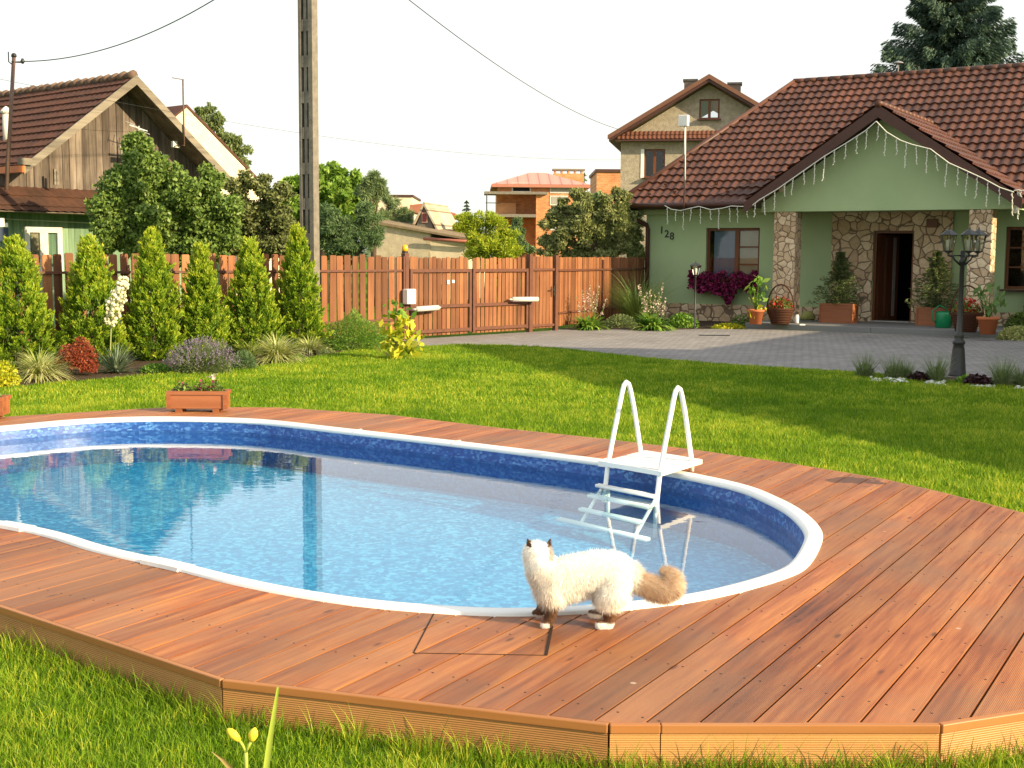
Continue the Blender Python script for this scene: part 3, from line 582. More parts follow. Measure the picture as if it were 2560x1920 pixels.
# porch
mb=MB(); mb.vprism([(3.98,2.77),(9.74,2.77),(9.74,2.98),(6.86,4.86),(3.98,2.98)],-1.92,-1.66); mb.box(4.02,9.70,-1.66,-.002,2.80,2.9); mb.box(3.98,4.2,-1.66,-.6,2.77,2.97); mb.box(9.52,9.74,-1.66,-.6,2.77,2.97); mb.build('porch_gable',GREEN_WALL,house)
for (a,b_) in ((4.29,4.83),(8.77,9.27)): MB().box(a,b_,-1.90,-1.45,.14,2.768).build('pillar',STONES,house,bevel=.02)
gs=(5.05-3.02)/(6.86-3.86)
L_=math.hypot(3.05,3.05*gs)
for sgn in (-1,1):
    T=np.array([sgn*3.05,0,-3.05*gs])/L_
    v1,a1=tiles((6.86,-2.5,5.06),(0,1,0),T,6.,L_,lambda s,t:s>-1,per=.225)
    link('porch_roof',fast_mesh('porch_roof',v1,4,a1),BROWN_ROOF,house)
    p=[(6.86,5.03),(6.86+sgn*3.05,5.03-3.05*gs),(6.86+sgn*3.05,5.03-3.05*gs-.10),(6.86,4.93)]
    MB().vprism(p if sgn<0 else p[::-1],-2.47,3.4).build('porch_soffit',BROWN_TRIM,house)
    p=[(6.86,5.07),(6.86+sgn*3.10,5.07-3.10*gs),(6.86+sgn*3.10,5.07-3.10*gs-.24),(6.86,4.80)]
    MB().vprism(p if sgn<0 else p[::-1],-2.52,-2.48).build('barge_board',BROWN_TRIM,house)
mb=MB()
for i in range(16): mb.tube([(6.86,-2.55+i*.35,5.10),(6.86,-2.22+i*.35,5.10)],[.085,.078],8)
mb.build('porch_ridge_cap',BROWN_ROOF,house,True)
mb=MB(); mb.box(3.91,6.9,-2.62,-.001,-.02,.14); mb.box(6.905,9.95,-2.62,-.001,-.02,.141); mb.build('porch_step',GRANITE,house,bevel=.01)
for x,y,b_ in ((1691,406,-1.92),(2195,452,-1.9)):
    a,z=HV(x,y,b_); MB().box(a-.06,a+.06,b_-.1,b_-.002,z-.09,z+.09).build('sensor_box',M('beige_plastic%d'%x,(.62,.55,.36),(.58,.5,.32),4,.4),house,bevel=.01)
# house number
nums=thing('house_number','dark house number 128 fixed on the green wall beside the window','sign'); 
nums.location=house.location; nums.rotation_euler=house.rotation_euler
for ch,x,y in (('1',1430,497),('2',1441,505),('8',1452,510)):
    cu=bpy.data.curves.new('digit','FONT'); cu.body=ch; cu.size=.27; cu.extrude=.008; cu.offset=.004; tmp=bpy.data.objects.new('tmp',cu); col.objects.link(tmp)
    bpy.context.view_layer.update(); me=bpy.data.meshes.new_from_object(tmp.evaluated_get(bpy.context.evaluated_depsgraph_get())); bpy.data.objects.remove(tmp)
    a,z=HV(x,y); o=link('digit',me,DARK_METAL,nums); o.location=(a-.07,-.012,z-.09); o.rotation_euler=(R(90),0,0)
# white mast with box
a,z=HV(1481,268,-.75); mast=thing('roof_mast','white pole with a square white box rising from the eave of the green house','mast',house.location,house.rotation_euler[2])
a0,z0=HV(1478,440,-.75); mb=MB(); mb.tube([(a0,-.78,2.75),(a0+.02,-.78,z0+.6)],.026,8); mb.build('lower_pole',BROWN_TRIM,mast,True); MB().tube([(a0+.02,-.78,z0+.6),(a,-.78,z)],.024,8).build('pole',WHITE,mast,True)
MB().box(a-.16,a+.10,-.86,-.74,z-.06,z+.22).build('box',WHITE,mast,bevel=.015); mb=MB(); mb.tube([(a0,-.82,2.9),(a0+.05,-.82,3.4),(a0,-.82,3.8),(a0+.03,-.82,4.3)],.008,5); mb.build('cable',DARK_METAL,mast)
v_=thing('roof_vent','small grey vent cowl on the ridge of the green house roof','vent'); v_.location=house.location; v_.rotation_euler=house.rotation_euler
mb=MB(); a,_z=HV(1938,150,4.5); mb.tube([(a,4.6,6.7),(a,4.6,7.0)],.02,6); mb.lathe([(.02,.0),(.14,.03),(.12,.06),(.02,.1)],(a,4.6,6.98),12); mb.build('cowl',M('grey_zinc',(.25,.25,.24),(.2,.2,.2),8,.5),v_)
# icicle light strings
LWIRE=M('white_light_cable',(.70,.72,.62),(.62,.62,.52),20,.5)
def icicles(label,pts,b_,step,lens,hang0=None):
    t_=thing('icicle_lights',label,'string lights',house.location,house.rotation_euler[2],'icicle light strings along the eaves')
    P=[]
    for x,y in pts: a,z=HV(x,y,b_); P.append(np.array([a,b_,z]))
    mb=MB(); mb.tube(P,.012,5); mb.build('cable',LWIRE,t_)
    seg=[np.linalg.norm(P[i+1]-P[i]) for i in range(len(P)-1)]; L=sum(seg); s=.08; i=0
    while s<L-.03:
        q=s; j=0
        while q>seg[j] and j<len(seg)-1: q-=seg[j]; j+=1
        p=P[j]+(P[j+1]-P[j])*q/seg[j]; ln=lens[i%len(lens)]*random.uniform(.85,1.12); n=max(4,int(ln/.06)); dx=random.uniform(-.04,.04)
        Q=[p+np.array([dx*k/n+random.uniform(-.008,.008),random.uniform(-.006,.006),-ln*k/n]) for k in range(n+1)]
        m_=MB(); m_.tube(Q,.0075,4)
        for k in range(1,n+1): c=Q[k]+np.array([.014*(-1)**k,0,0]); m_.lathe([(.003,-.016),(.011,0),(.003,.014)],c,5)
        m_.build('strand',LWIRE,t_); s+=step*random.uniform(.85,1.2); i+=1
    return t_
icicles('sagging white icicle light string under the gutter left of the porch',[(1436,444),(1450,452),(1470,455),(1495,449),(1510,446),(1535,453),(1560,450),(1580,445),(1600,446),(1628,446)],-.80,.25,[.42,.28,.55,.36])
icicles('white icicle light string along the left slope of the porch gable',[(1626,443),(1640,432),(1680,408),(1720,380),(1780,338),(1830,308),(1870,282),(1893,262)],-2.56,.26,[.34,.45,.5,.3,.4])
icicles('white icicle light string along the right slope of the porch gable',[(1893,262),(1915,285),(1945,303),(1970,312),(2010,322),(2050,352),(2090,370),(2125,386),(2160,405),(2190,415)],-2.56,.26,[.38,.5,.42,.58])
icicles('tangled bunch of white icicle lights hanging at the right porch corner',[(2190,412),(2200,410),(2206,412),(2212,411)],-2.5,.04,[.45,.62,.5])
# wing of the house to the right of the view (casts the shade on the drive)
mb=MB(); mb.box(13.8,18.8,-9.5,-.05,0,2.9); mb.build('wing_wall',GREEN_WALL,house)
mb=MB(); mb.vprism([(13.3,2.7),(16.3,4.25),(19.3,2.7),(19.3,2.55),(16.3,4.1),(13.3,2.55)],-9.9,3.5); mb.vprism([(13.8,2.9),(18.8,2.9),(16.3,4.1)],-9.5,-9.3); mb.build('wing_roof',BROWN_ROOF,house)
barn=thing('shade_barn','plain rendered barn with a brown gable roof added out of view to shade the lawn','barn',(14.75,13.7,0),R(90-156))  # unseen barn, added and shaped so its roof casts the shade across the lawn
mb=MB(); mb.box(0.1,14,-5.4,5.4,0,4.3); mb.build('wall',PLASTER,barn)
mb=MB()
for s_ in (-1,1): mb.add([(-.2,0,7.5),(14.3,0,7.5),(14.3,s_*6,3.9),(-.2,s_*6,3.9),(-.2,0,7.35),(14.3,0,7.35),(14.3,s_*6,3.75),(-.2,s_*6,3.75)],[(0,1,2,3),(7,6,5,4),(2,3,7,6),(0,3,7,4),(1,2,6,5)])
mb.build('roof',BROWN_ROOF,barn)
mb=MB(); mb.add([(.1,-5.4,4.3),(.1,5.4,4.3),(.1,0,7.3)],[(0,1,2)]); mb.add([(14,-5.4,4.3),(14,5.4,4.3),(14,0,7.3)],[(0,1,2)]); mb.build('gable',PLASTER,barn)
# ================================================================== OLD COTTAGE (left)
CO=(-8.14,30.05); CAZ=39.7
cot=thing('old_cottage','old wooden cottage with weathered plank gable, clay tile roof and green lower walls','house',(CO[0],CO[1],0),R(90-CAZ))
def CV(x,y,b=0): return V(x,y,CO,CAZ,b)
(ax,azp),(ex0,ez0),(xr_,zr_c)=CV(295,163,-.45),CV(54,358,-.45),CV(498,385,-.45)
azp-=.03; slL=(azp-ez0)/(ax-ex0); slR=(azp-zr_c)/(xr_-ax); ex1=xr_+.12
def rz(x): return azp-(ax-x)*slL if x<ax else azp-(x-ax)*slR
mb=MB(); x=-5.0
while x<ex1-.25:
    w_=random.uniform(.15,.19); zt=min(rz(x)-.12 if x>ex0 else 3.3, rz(x+w_)-.12 if x>ex0 else 3.3); yy=random.uniform(-.012,.012)
    zt=0
    z1a=(rz(x)-.1) if x>ex0 else 3.35; z1b=(rz(x+w_)-.1) if x>ex0 else 3.35
    mb.vprism([(x,2.98),(x+w_-.006,2.98),(x+w_-.006,z1b),(x,z1a)],yy+.32,yy+.35,random.random()); x+=w_+.003
mb.build('gable_planks',OLDWOOD,cot)
mb=MB(); mb.box(-5,1.6,.36,.5,0,3.2); mb.vprism([(ex0+.25,3.2),(ex1-.1,rz(ex1-.1)-.1),(ax,azp-.25)],.36,.4); mb.box(-5,-4.9,.2,7,0,3.3); mb.box(1.5,1.6,.2,7,0,3.4); mb.build('wall',OLDGREEN,cot)
mb=MB(); x=-5
while x<1.6: mb.box(x,x+.14,.30,.35,0,2.9,random.random()); x+=.145
cw=mb.build('green_boards',OLDGREEN,cot)
# skirt roof
sk,sa=tiles((-5.1,.32,3.10),(1,0,0),(0,-.82,-.57),6.7,.98,lambda s,t:s>-1,per=.2,row=.39,amp=.018,stepz=.03)
link('skirt_roof',fast_mesh('skirt_roof',sk,4,sa),M('dark_old_tile',(.095,.045,.028),(.045,.027,.02),1.8,.9,.1,20,.5),cot); MB().box(-5.1,1.6,-.45,.30,2.53,2.56).build('skirt_soffit',OLDWOOD,cot)
for s_ in (-1,1):
    half=(ax-ex0) if s_<0 else (ex1-ax); sl=slL if s_<0 else slR; L2=math.hypot(half,half*sl); T=np.array([s_*half,0,-half*sl])/L2
    r1,a1=tiles((ax,-.42,azp),(0,1,0),T,9.5,L2,lambda s,t:s>-1,per=.21,row=.31,amp=.02,stepz=.035,scal=.012)
    link('roof',fast_mesh('roof',r1,4,a1),OLDROOF,cot)
    p=[(ax,azp-.02),(ax+s_*half,azp-half*sl-.02),(ax+s_*half,azp-half*sl-.08),(ax,azp-.08)]; MB().vprism(p if s_<0 else p[::-1],-.38,9).build('roof_underlay',OLDWOOD,cot)
    e=.03; p=[(ax,azp+.04),(ax+s_*(half+e),azp-(half+e)*sl+.04),(ax+s_*(half+e),azp-(half+e)*sl-.16),(ax,azp-.17)]; MB().vprism(p if s_<0 else p[::-1],-.46,-.42).build('barge_board',OLDBARGE,cot)
mb=MB()
for i in range(30): y=-.35+i*.33; mb.tube([(ax+random.uniform(-.02,.02),y,azp+.05+random.uniform(-.01,.02)),(ax,y+.30,azp+.03)],[.11,.075],8,random.random())
mb.build('ridge_tile',M('mossy_ridge_tile',(.20,.13,.09),(.10,.07,.055),5,.95,.1,20,.6),cot,True)
mb=MB(); mb.box(ex0-.16,ex0-.02,-.5,9,3.36,3.50); mb.build('eave_gutter',M('orange_gutter',(.55,.17,.05),(.48,.15,.05),5,.5),cot)
MB().box(ex0-.12,ex0+.12,-.52,-.36,3.52,3.66).build('eave_block',OLDBARGE,cot)
# cottage window
cwin=window(cot,-3.62,-2.72,1.25,2.24,.27,.5,mat=WHITE_DIRTY,sill=False,fw=.12); 
MB().box(-3.45,-3.22,.288,.297,1.35,2.1).build('curtain',CURTAIN,cwin)
mb=MB(); mb.tube([(-4.3,.24,2.40),(-1.2,.24,2.34)],.012,6); mb.build('cable',WHITE_DIRTY,cot)
pipe=thing('vent_pipe','white capped vent pipe standing on the tiled cottage roof','pipe',cot.location,cot.rotation_euler[2])
u_,z_=CV(38,262,1.6); mb=MB(); 
px0=-3.0; zb=rz(px0)
def CW(lx,ly,z): u=azv(CAZ); w2=np.array([-u[1],u[0]]); p=np.array(CO)+u*lx+w2*ly; return (p[0],p[1],z)
mb.tube([(px0,2.0,zb-.1),(px0,2.0,zb+.62)],.085,12); mb.build('pipe',WHITE_DIRTY,pipe,True); MB().lathe([(.12,.6),(.13,.64),(.06,.72),(.01,.76)],(px0,2.,zb),12).build('cap',WHITE_DIRTY,pipe)
mst=thing('cottage_mast','rusty steel mast with insulators fixed on the cottage roof edge','mast',cot.location,cot.rotation_euler[2])
a0,z0=CV(14,358,-.3); a1,z1=CV(30,122,-.3)
RUST=M('rusty_steel',(.12,.075,.06),(.17,.11,.085),12,.8,.2,40,.2)
MB().tube([(a0-.02,-.3,z0-.5),(a1,-.3,z1)],[.045,.04],8).build('pole',RUST,mst,True)
mb=MB(); mb.tube([(a1-.12,-.3,z1+.08),(a1-.12,-.3,z1-.12),(a1,-.3,z1-.2)],.012,6); mb.tube([(a1-.06,-.32,z1-.12),(a1+.16,-.32,z1-.10)],.02,6); mb.lathe([(.02,-.05),(.05,0),(.02,.06)],(a1+.18,-.32,z1-.08),8); mb.lathe([(.03,-.03),(.06,0),(.05,.05),(.02,.07)],(a1,-.3,z1),8); mb.build('insulator',DARK_METAL,mst,True)
MASTTOP=CW(a1+.2,-.32,z1-.08)
ant=thing('aerial_rod','thin rusty aerial rod with a short crossbar on the cottage gable','antenna',cot.location,cot.rotation_euler[2])
a0,z0=CV(398,312,-.5); a1,z1=CV(395,172,-.5); mb=MB(); mb.tube([(a0,-.5,z0),(a1,-.5,z1)],.02,6); mb.tube([(a1-.3,-.5,z1+.01),(a1+.03,-.5,z1)],.01,5); mb.build('rod',RUST,ant,True); MB().tube([(a0,-.5,z0-.02),(a0,-.02,z0-.02)],.015,5).build('bracket',RUST,ant)
for nm,lb,(x,y),(w_,h_) in (('junction_box','small white boxes fixed on the cottage gable below the aerial rod',(377,312),(.17,.15)),('lamp_box','pale meter box on the left end of the cottage wall',(3,480),(.18,.2))):
    a,z=CV(x,y,-.05); q=thing(nm,lb,'box',cot.location,cot.rotation_euler[2]); MB().box(a-w_/2,a+w_/2-.05,-.12,-.03,z-h_/2,z+h_/2).build('case',WHITE,q,bevel=.01); MB().box(a+w_/2-.04,a+w_/2+.03,-.10,-.03,z-h_/2,z-.01).build('cover',WHITE,q)
pl_=thing('wall_plaque','blue plaque with pale lettering on the left end of the cottage wall','sign',cot.location,cot.rotation_euler[2]); a,z=CV(4,508,-.05)
MB().box(a-.16,a+.15,-.06,-.03,z-.15,z+.15).build('plate',M('navy_enamel',(.03,.05,.09),(.03,.045,.08),4,.4),pl_,bevel=.01)
# timber battens leaning on the gable
q=thing('timber_batten','short pale timber battens standing against the cottage gable planks','timber',cot.location,cot.rotation_euler[2]); a,z=CV(123,385,-.1); mb=MB(); mb.box(a-.05,a-.0,-.08,-.03,z-.14,z+.2); mb.box(a+.015,a+.06,-.08,-.03,z-.14,z+.16); mb.build('batten',OLDBARGE,q)
q=thing('white_board','pale boards fixed across the cottage gable half hidden by leaves','board',cot.location,cot.rotation_euler[2]); a,z=CV(290,322,-.1); mb=MB(); mb.bar((a-.35,-.06,z+.03),(a+.45,-.06,z-.02),.04,.035); mb.box(a-.3,a+.4,-.05,-.02,z-.16,z-.04); mb.build('board',WHITE_DIRTY,q)
tva=thing('tv_aerial','small white television aerial rising behind the tall shrub','antenna',cot.location,cot.rotation_euler[2]); a,z=CV(352,308-30,-.3); a,z=CV(352,296,-.3)
a,z=CV(354,305,-.4); a,z=CV(300,272,-.4); mb=MB(); mb.tube([(a,-.4,z-.5),(a,-.4,z)],.01,5)
for k in range(4): mb.tube([(a-.22+.13*k,-.55,z-.06*k),(a-.22+.13*k,-.2,z-.06*k+.1)],.008,4)
mb.tube([(a-.25,-.4,z+.0),(a+.22,-.4,z-.1)],.01,5); mb.build('rod',WHITE,tva)
# pale gable of the building behind the cottage
PO2=X(400,385,44)[:2]
def PV(x,y,b=0): return V(x,y,PO2,CAZ,b)
bh=thing('pale_gable_house','pale plastered gable of a building standing behind the cottage','house',(PO2[0],PO2[1],0),R(90-CAZ))
(gx,gz_),(hx_,hz_)=PV(403,232),PV(535,368); sl2=(gz_-hz_)/(hx_-gx); W_=5.2
MB().vprism([(gx-W_,0),(gx+W_,0),(gx+W_,gz_-W_*sl2),(gx,gz_),(gx-W_,gz_-W_*sl2)],0,8).build('wall',PLASTER_PALE,bh)
mb=MB()
for s_ in (-1,1): p=[(gx,gz_+.10),(gx+s_*(W_+.2),gz_+.10-(W_+.2)*sl2),(gx+s_*(W_+.2),gz_+.005-(W_+.2)*sl2),(gx,gz_+.005)]; mb.vprism(p if s_<0 else p[::-1],-.04,8.2)
mb.build('roof',OLDROOF,bh)
# ================================================================== SHED
SY=48.; c=X(920,555,SY)
SAZ=103.; SO=X(930,520,SY)[:2]
def SV(x,y,b=0): return V(x,y,SO,SAZ,b)
shed=thing('garden_shed','low beige plastered shed with a mossy sloping roof and a pale lean-to','shed',(SO[0],SO[1],0),R(90-SAZ))
xl,zl=SV(806,482); xr,zr=SV(1032,522); xm_,zm=SV(930,505)
mb=MB(); mb.vprism([(xl,0),(xm_,0),(xm_,zm),(xl,zl)],0,3.2); mb.build('wall',PLASTER,shed); mb=MB(); mb.vprism([(xm_+.003,0),(xr-.35,0),(xr-.35,zr-.1),(xm_+.003,zm-.12)],.03,3); mb.build('wall_panel',PLASTER_PALE,shed)
mb=MB(); mb.add([(xl-.05,-.15,zl),(xm_,-.15,zm+.02),(xr,-.15,zr),(xr,3.6,zr+.14),(xl-.05,3.6,zl+.12),(xl-.05,-.15,zl+.10),(xm_,-.15,zm+.10),(xr,-.15,zr+.08),(xr,3.6,zr+.22),(xl-.05,3.6,zl+.22)],[(0,1,2,3,4),(9,8,7,6,5),(0,1,6,5),(1,2,7,6),(2,3,8,7),(3,4,9,8),(4,0,5,9)])
mb.build('roof',M('mossy_shed_roof',(.26,.20,.13),(.17,.13,.08),5,.95,.1,25,.6),shed)
xg,zg=SV(915,517,-.2); MB().tube([(xg,-.2,zg+.02),(xr+.1,-.2,zr-.02)],.06,8).build('gutter',M('pink_gutter',(.36,.13,.09),(.30,.11,.08),5,.5),shed,True)
xd,zd=SV(917,440,1.6); dw=[(SV(885,500,1.6)),(SV(950,502,1.6))]
mb=MB(); mb.vprism([(dw[0][0],dw[0][1]-.5),(dw[1][0],dw[1][1]-.5),(xd,zd)],1.6,2.0); mb.build('dormer_gable',M('grey_dormer_board',(.17,.155,.125),(.13,.12,.10),6,.9),shed)
e2=SV(1008,506,2.4); r2=SV(962,447,3.9)
bb=min([q*.1 for q in range(17,80)],key=lambda q:abs(SV(966,447,q)[0]-xd)); zr_=SV(966,447,bb)[1]
mb=MB(); mb.add([(xd,1.5,zd+.06),(dw[1][0]+.12,1.5,dw[1][1]-.2),(dw[1][0]+.12,bb+.2,dw[1][1]-.2),(xd,bb,zd+.05)],[(0,1,2,3)]); mb.add([(xd,1.5,zd+.06),(dw[0][0]-.12,1.5,dw[0][1]-.2),(dw[0][0]-.12,bb,dw[0][1]-.2),(xd,bb,zd+.05)],[(3,2,1,0)])
o=mb.build('dormer_roof',brickmat('pale_slab_roof',(.42,.37,.28),(.50,.45,.34),(.22,.18,.13),.35),shed); s_=o.modifiers.new('t','SOLIDIFY'); s_.thickness=.07
a,z=SV(918,470,1.6); wn=MB().box(a-.12,a+.12,1.55,1.6,z-.2,z+.2).build('window',M('pink_frame',(.45,.25,.2),(.4,.22,.18),4),shed); MB().box(a-.08,a+.08,1.53,1.549,z-.15,z+.15).build('pane',M('dark_red_pane',(.12,.04,.04),(.09,.03,.03),4,.2),wn)
# ================================================================== GREY PLASTER HOUSE
GY=52.; GO=X(1340,400,GY)[:2]; GAZ=100.
def GVf(x,y,b=0): return V(x,y,GO,GAZ,b)
gh=thing('plaster_house','tall two storey house with rough beige plaster and brown gabled roof behind the green house','house',(GO[0],GO[1],0),R(90-GAZ))
ap,az_=GVf(1532,163,-.5); el,ez=GVf(1316,294,-.5); er=2*ap-el; gsl=(az_-ez)/(ap-el); wl=0.; wr=2*ap-wl
def gz(x): return az_-abs(x-ap)*gsl
w3=(GVf(1392,322),GVf(1436,384)); w4=(GVf(1511,214),GVf(1554,257))
PL2=M('rough_grey_plaster',(.47,.41,.31),(.30,.255,.19),6,.95,.1,30,1.,bdist=.05)
mb=walls(wl,wr,0,ez+.1,[(w3[0][0],w3[1][0],w3[1][1],w3[0][1])],0,.3); mb.build('wall',PL2,gh)
zb_=ez+.1; x0_,x1_=w4[0][0],w4[1][0]; z0_,z1_=w4[1][1],w4[0][1]
mb=MB(); mb.vprism([(wl,zb_),(x0_,zb_),(x0_,gz(x0_)-.3),(wl+.3,gz(wl+.3)-.3)],0.001,.3); mb.vprism([(x1_,zb_),(wr,zb_),(wr-.3,gz(wr-.3)-.3),(x1_,gz(x1_)-.3)],0.001,.3); mb.vprism([(x0_,zb_),(x1_,zb_),(x1_,z0_),(x0_,z0_)],0.001,.3); mb.vprism([(x0_,z1_),(x1_,z1_),(x1_,gz(x1_)-.3),(ap,az_-.3),(x0_,gz(x0_)-.3)] if x0_<ap<x1_ else [(x0_,z1_),(x1_,z1_),(x1_,gz(x1_)-.3),(x0_,gz(x0_)-.3)],0.001,.3)
mb.box(wl,wl+.3,.3,9,0,ez+.2); mb.box(wr-.3,wr,.3,9,0,ez+.2); mb.build('gable_wall',PL2,gh)
for s_ in (-1,1):
    hf=ap-el; p=[(ap,az_),(ap+s_*hf,az_-hf*gsl),(ap+s_*hf,az_-hf*gsl-.22),(ap,az_-.26)]; MB().vprism(p if s_<0 else p[::-1],-.62,9.5).build('roof',BROWN_TRIM,gh)
    p=[(ap,az_+.04),(ap+s_*(hf+.05),az_-hf*gsl+.03),(ap+s_*(hf+.05),az_-hf*gsl-.15),(ap,az_-.14)]; MB().vprism(p if s_<0 else p[::-1],-.68,-.63).build('barge_board',M('brown_barge%d'%s_,(.17,.08,.05),(.14,.065,.04),5,.6),gh)
s3,b3=tiles((wl-.1,-.0,ez+.22),(1,0,0),(0,-.75,-.66),wr-wl+.2,.55,lambda s,t:s>-1,per=.18,row=.28,amp=.03,stepz=.03); link('skirt_roof',fast_mesh('skirt_roof',s3,4,b3),M('red_brown_tile',(.15,.06,.038),(.12,.05,.03),3,.7),gh)
MB().box(wl-.2,wr,-.45,0,ez-.2,ez-.14).build('soffit',BROWN_TRIM,gh)
window(gh,w3[0][0],w3[1][0],w3[1][1],w3[0][1],.1,.5,sill=True); window(gh,x0_,x1_,z0_,z1_,.1,.5,sill=True)
MB().box(w3[0][0]-.14,w3[0][0]-.003,-.02,.0,w3[1][1],w3[0][1]).build('window_surround',WHITE,gh)
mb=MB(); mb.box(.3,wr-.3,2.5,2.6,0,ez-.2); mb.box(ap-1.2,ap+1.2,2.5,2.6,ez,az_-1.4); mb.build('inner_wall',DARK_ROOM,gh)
for x,y in ((1492,176),(1587,183)):
    a,z=GVf(x,y,2.5); c_=MB().box(a-.26,a+.26,2.2,2.8,gz(a)-.5,z-.02).build('chimney',M('sooty_plaster%d'%x,(.24,.18,.14),(.17,.13,.10),5,.9),gh); MB().box(a-.31,a+.31,2.15,2.85,z-.02,z+.06).build('chimney_cap',CONCRETE,c_)
# ================================================================== BRICK HOUSES
BY=105.; BO=X(1165,480,BY)[:2]; BAZ=88.
def BV(x,y,b=0): return V(x,y,BO,BAZ,b)
bk=thing('brick_house','unfinished orange brick house with open loggias and pink metal hip roof','house',(BO[0],BO[1],0),R(90-BAZ))
xl,zt=BV(1075,398); xr,_=BV(1262,398); lx0,lz0=BV(1100,420); lx1,lz1=BV(1158,463); xl2,_=BV(1098,420)
_,zb2=BV(1100,470); lgl,_=BV(1075,420)
mb=walls(xl,xr,0,zt,[(lgl+.6,lx1,lz1,lz0),(lx1+.001,lx1+.002,1,2)],0,.5); 
mb=MB(); mb.box(lx1,xr,0,8,0,zt); mb.box(xl,lx1,0,8,lz0,zt); mb.box(xl,lx1,2.2,8,0,lz0); mb.box(xl+.0,xl+.5,0,2.2,0,lz1-.2); mb.build('wall',BRICK,bk)
mb=MB(); mb.box(xl-1.1,lx1+.9,-.4,2.2,lz0+.003,lz0+.22); mb.box(xl-.2,lx1,-.15,2.2,lz1-.25,lz1); mb.build('floor_slab',CONCRETE,bk)
MB().box(xl+.01,xl+(lx1-xl)*.5,1.9,2.19,lz1+.01,lz1+(lz0-lz1)*.62).build('loggia_wall',brickmat('bright_brick',(.66,.33,.15),(.72,.40,.2),(.55,.4,.28),1.6),bk)
mb=MB(); rx,rzz=BV(1148,375); 
e0,e1=xl-.5,xr+.5; mb.add([(e0,-.5,zt),(e1,-.5,zt),(e1,8.5,zt),(e0,8.5,zt),(rx,3.5,rzz+.3),(rx+1.4,3.5,rzz+.3)],[(0,1,5,4),(1,2,5),(2,3,4,5),(3,0,4)])
m,t,b=base('pink_metal_roof',.4); 
tcg=coords(t); wvv=nn(t,'ShaderNodeTexWave'); wvv.inputs['Scale'].default_value=.35; t.links.new(tcg,wvv.inputs[0]); t.links.new(ramp(t,wvv.outputs['Fac'],[(.0,(.28,.10,.07)),(.06,(.50,.22,.16)),(1,(.54,.25,.18))]),b.inputs['Base Color'])
mb.build('roof',m,bk); MB().box(e0,e1,-.5,8.5,zt-.25,zt-.01).build('eave_board',M('pink_eave',(.42,.17,.12),(.36,.15,.1),4),bk)
cx_,cz_=BV(1228,378,5); c_=MB().box(cx_-1.3,cx_+1.3,4.6,5.4,zt,cz_+.1).build('chimney',BRICK,bk); MB().box(cx_-1.4,cx_+1.4,4.5,5.5,cz_+.35,cz_+.5).build('chimney_cap',CONCRETE,c_)
mb=MB()
for k in range(5): mb.box(cx_-1.25+k*.58,cx_-1.1+k*.58,4.6,5.4,cz_+.1,cz_+.35)
mb.build('chimney_vent',BRICK,c_)
for (x,y,w_,h_,dk) in ((1126,405,1.6,.8,1),(1210,407,1.7,.8,0),(1207,433,1.5,.8,0),(1207,460,1.5,.8,0),(1207,487,1.5,.8,0)):
    a,z=BV(x,y); o=MB().box(a-w_/2,a+w_/2,-.05,0-.003,z-h_/2,z+h_/2).build('window',WHITE_DIRTY,bk); MB().box(a-w_/2+.12,a+w_/2-.1,-.07,-.052,z-h_/2+.1,z+h_/2-.08).build('pane',DARK_ROOM if dk else M('pale_pane%d'%y,(.35,.33,.28),(.28,.26,.22),1,.3),o)
mb=MB(); mb.tube([(xl-.9,-.3,lz1-2),(xl-.9,-.3,lz0)],.06,6); mb.tube([(xl-1,-.3,lz1+.9),(xl+.2,-.3,lz1+.9)],.04,6); mb.build('railing',DARK_METAL,bk)
p=X(1318,372,85); b2=thing('brick_house','plain orange brick wall corner of a house between orchard tree and plaster house','house',(p[0]-.9,85,0)); MB().box(0,5,0,7,0,p[2]).build('wall',BRICK,b2)
MB().box(-.1,5.1,-.1,7.1,p[2]+.003,p[2]+.2).build('roof',BROWN_TRIM,b2)
# far pale buildings behind the shed
p=X(850,425,95); q=X(890,425,95); wb=thing('pale_house','distant pale flat roofed building seen above the pines','house',(p[0],95,0)); MB().box(-2.0,q[0]-p[0],0,8,0,p[2]).build('wall',PLASTER_PALE,wb); MB().box(-2.1,q[0]-p[0]+.1,-.1,8,p[2]+.003,p[2]+.15).build('roof',BROWN_TRIM,wb)
p=X(892,440,90); q=X(975,455,90); rb=thing('red_roof_house','distant low house with a red roof behind the shed','house',(p[0],90,0)); MB().box(.2,q[0]-p[0],0,6,0,q[2]-.4).build('wall',PLASTER_PALE,rb); mb=MB(); mb.vprism([(-.2,p[2]-.6),(q[0]-p[0]+.3,q[2]-.5),(q[0]-p[0]+.3,q[2]-.2),(.6,p[2]),(-.2,p[2]-.1)],-.3,6); mb.build('roof',M('red_roof',(.36,.14,.09),(.3,.11,.07),3),rb)
# wires
tag(wire('overhead_cable','dark overhead cable rising from the cottage mast towards the top of the picture',MASTTOP,X(668,-150,22.5),.55,.011),group='overhead cables')
tag(wire('overhead_cable','dark overhead cable slanting down to the plaster house roof',X(700,-150,22.5),X(1345,282,51),.5,.010),group='overhead cables')
tag(wire('overhead_cable','thin faint overhead cable crossing in front of the cottage gable',X(-150,140,24),X(1350,345,50),.5,.004),group='overhead cables')
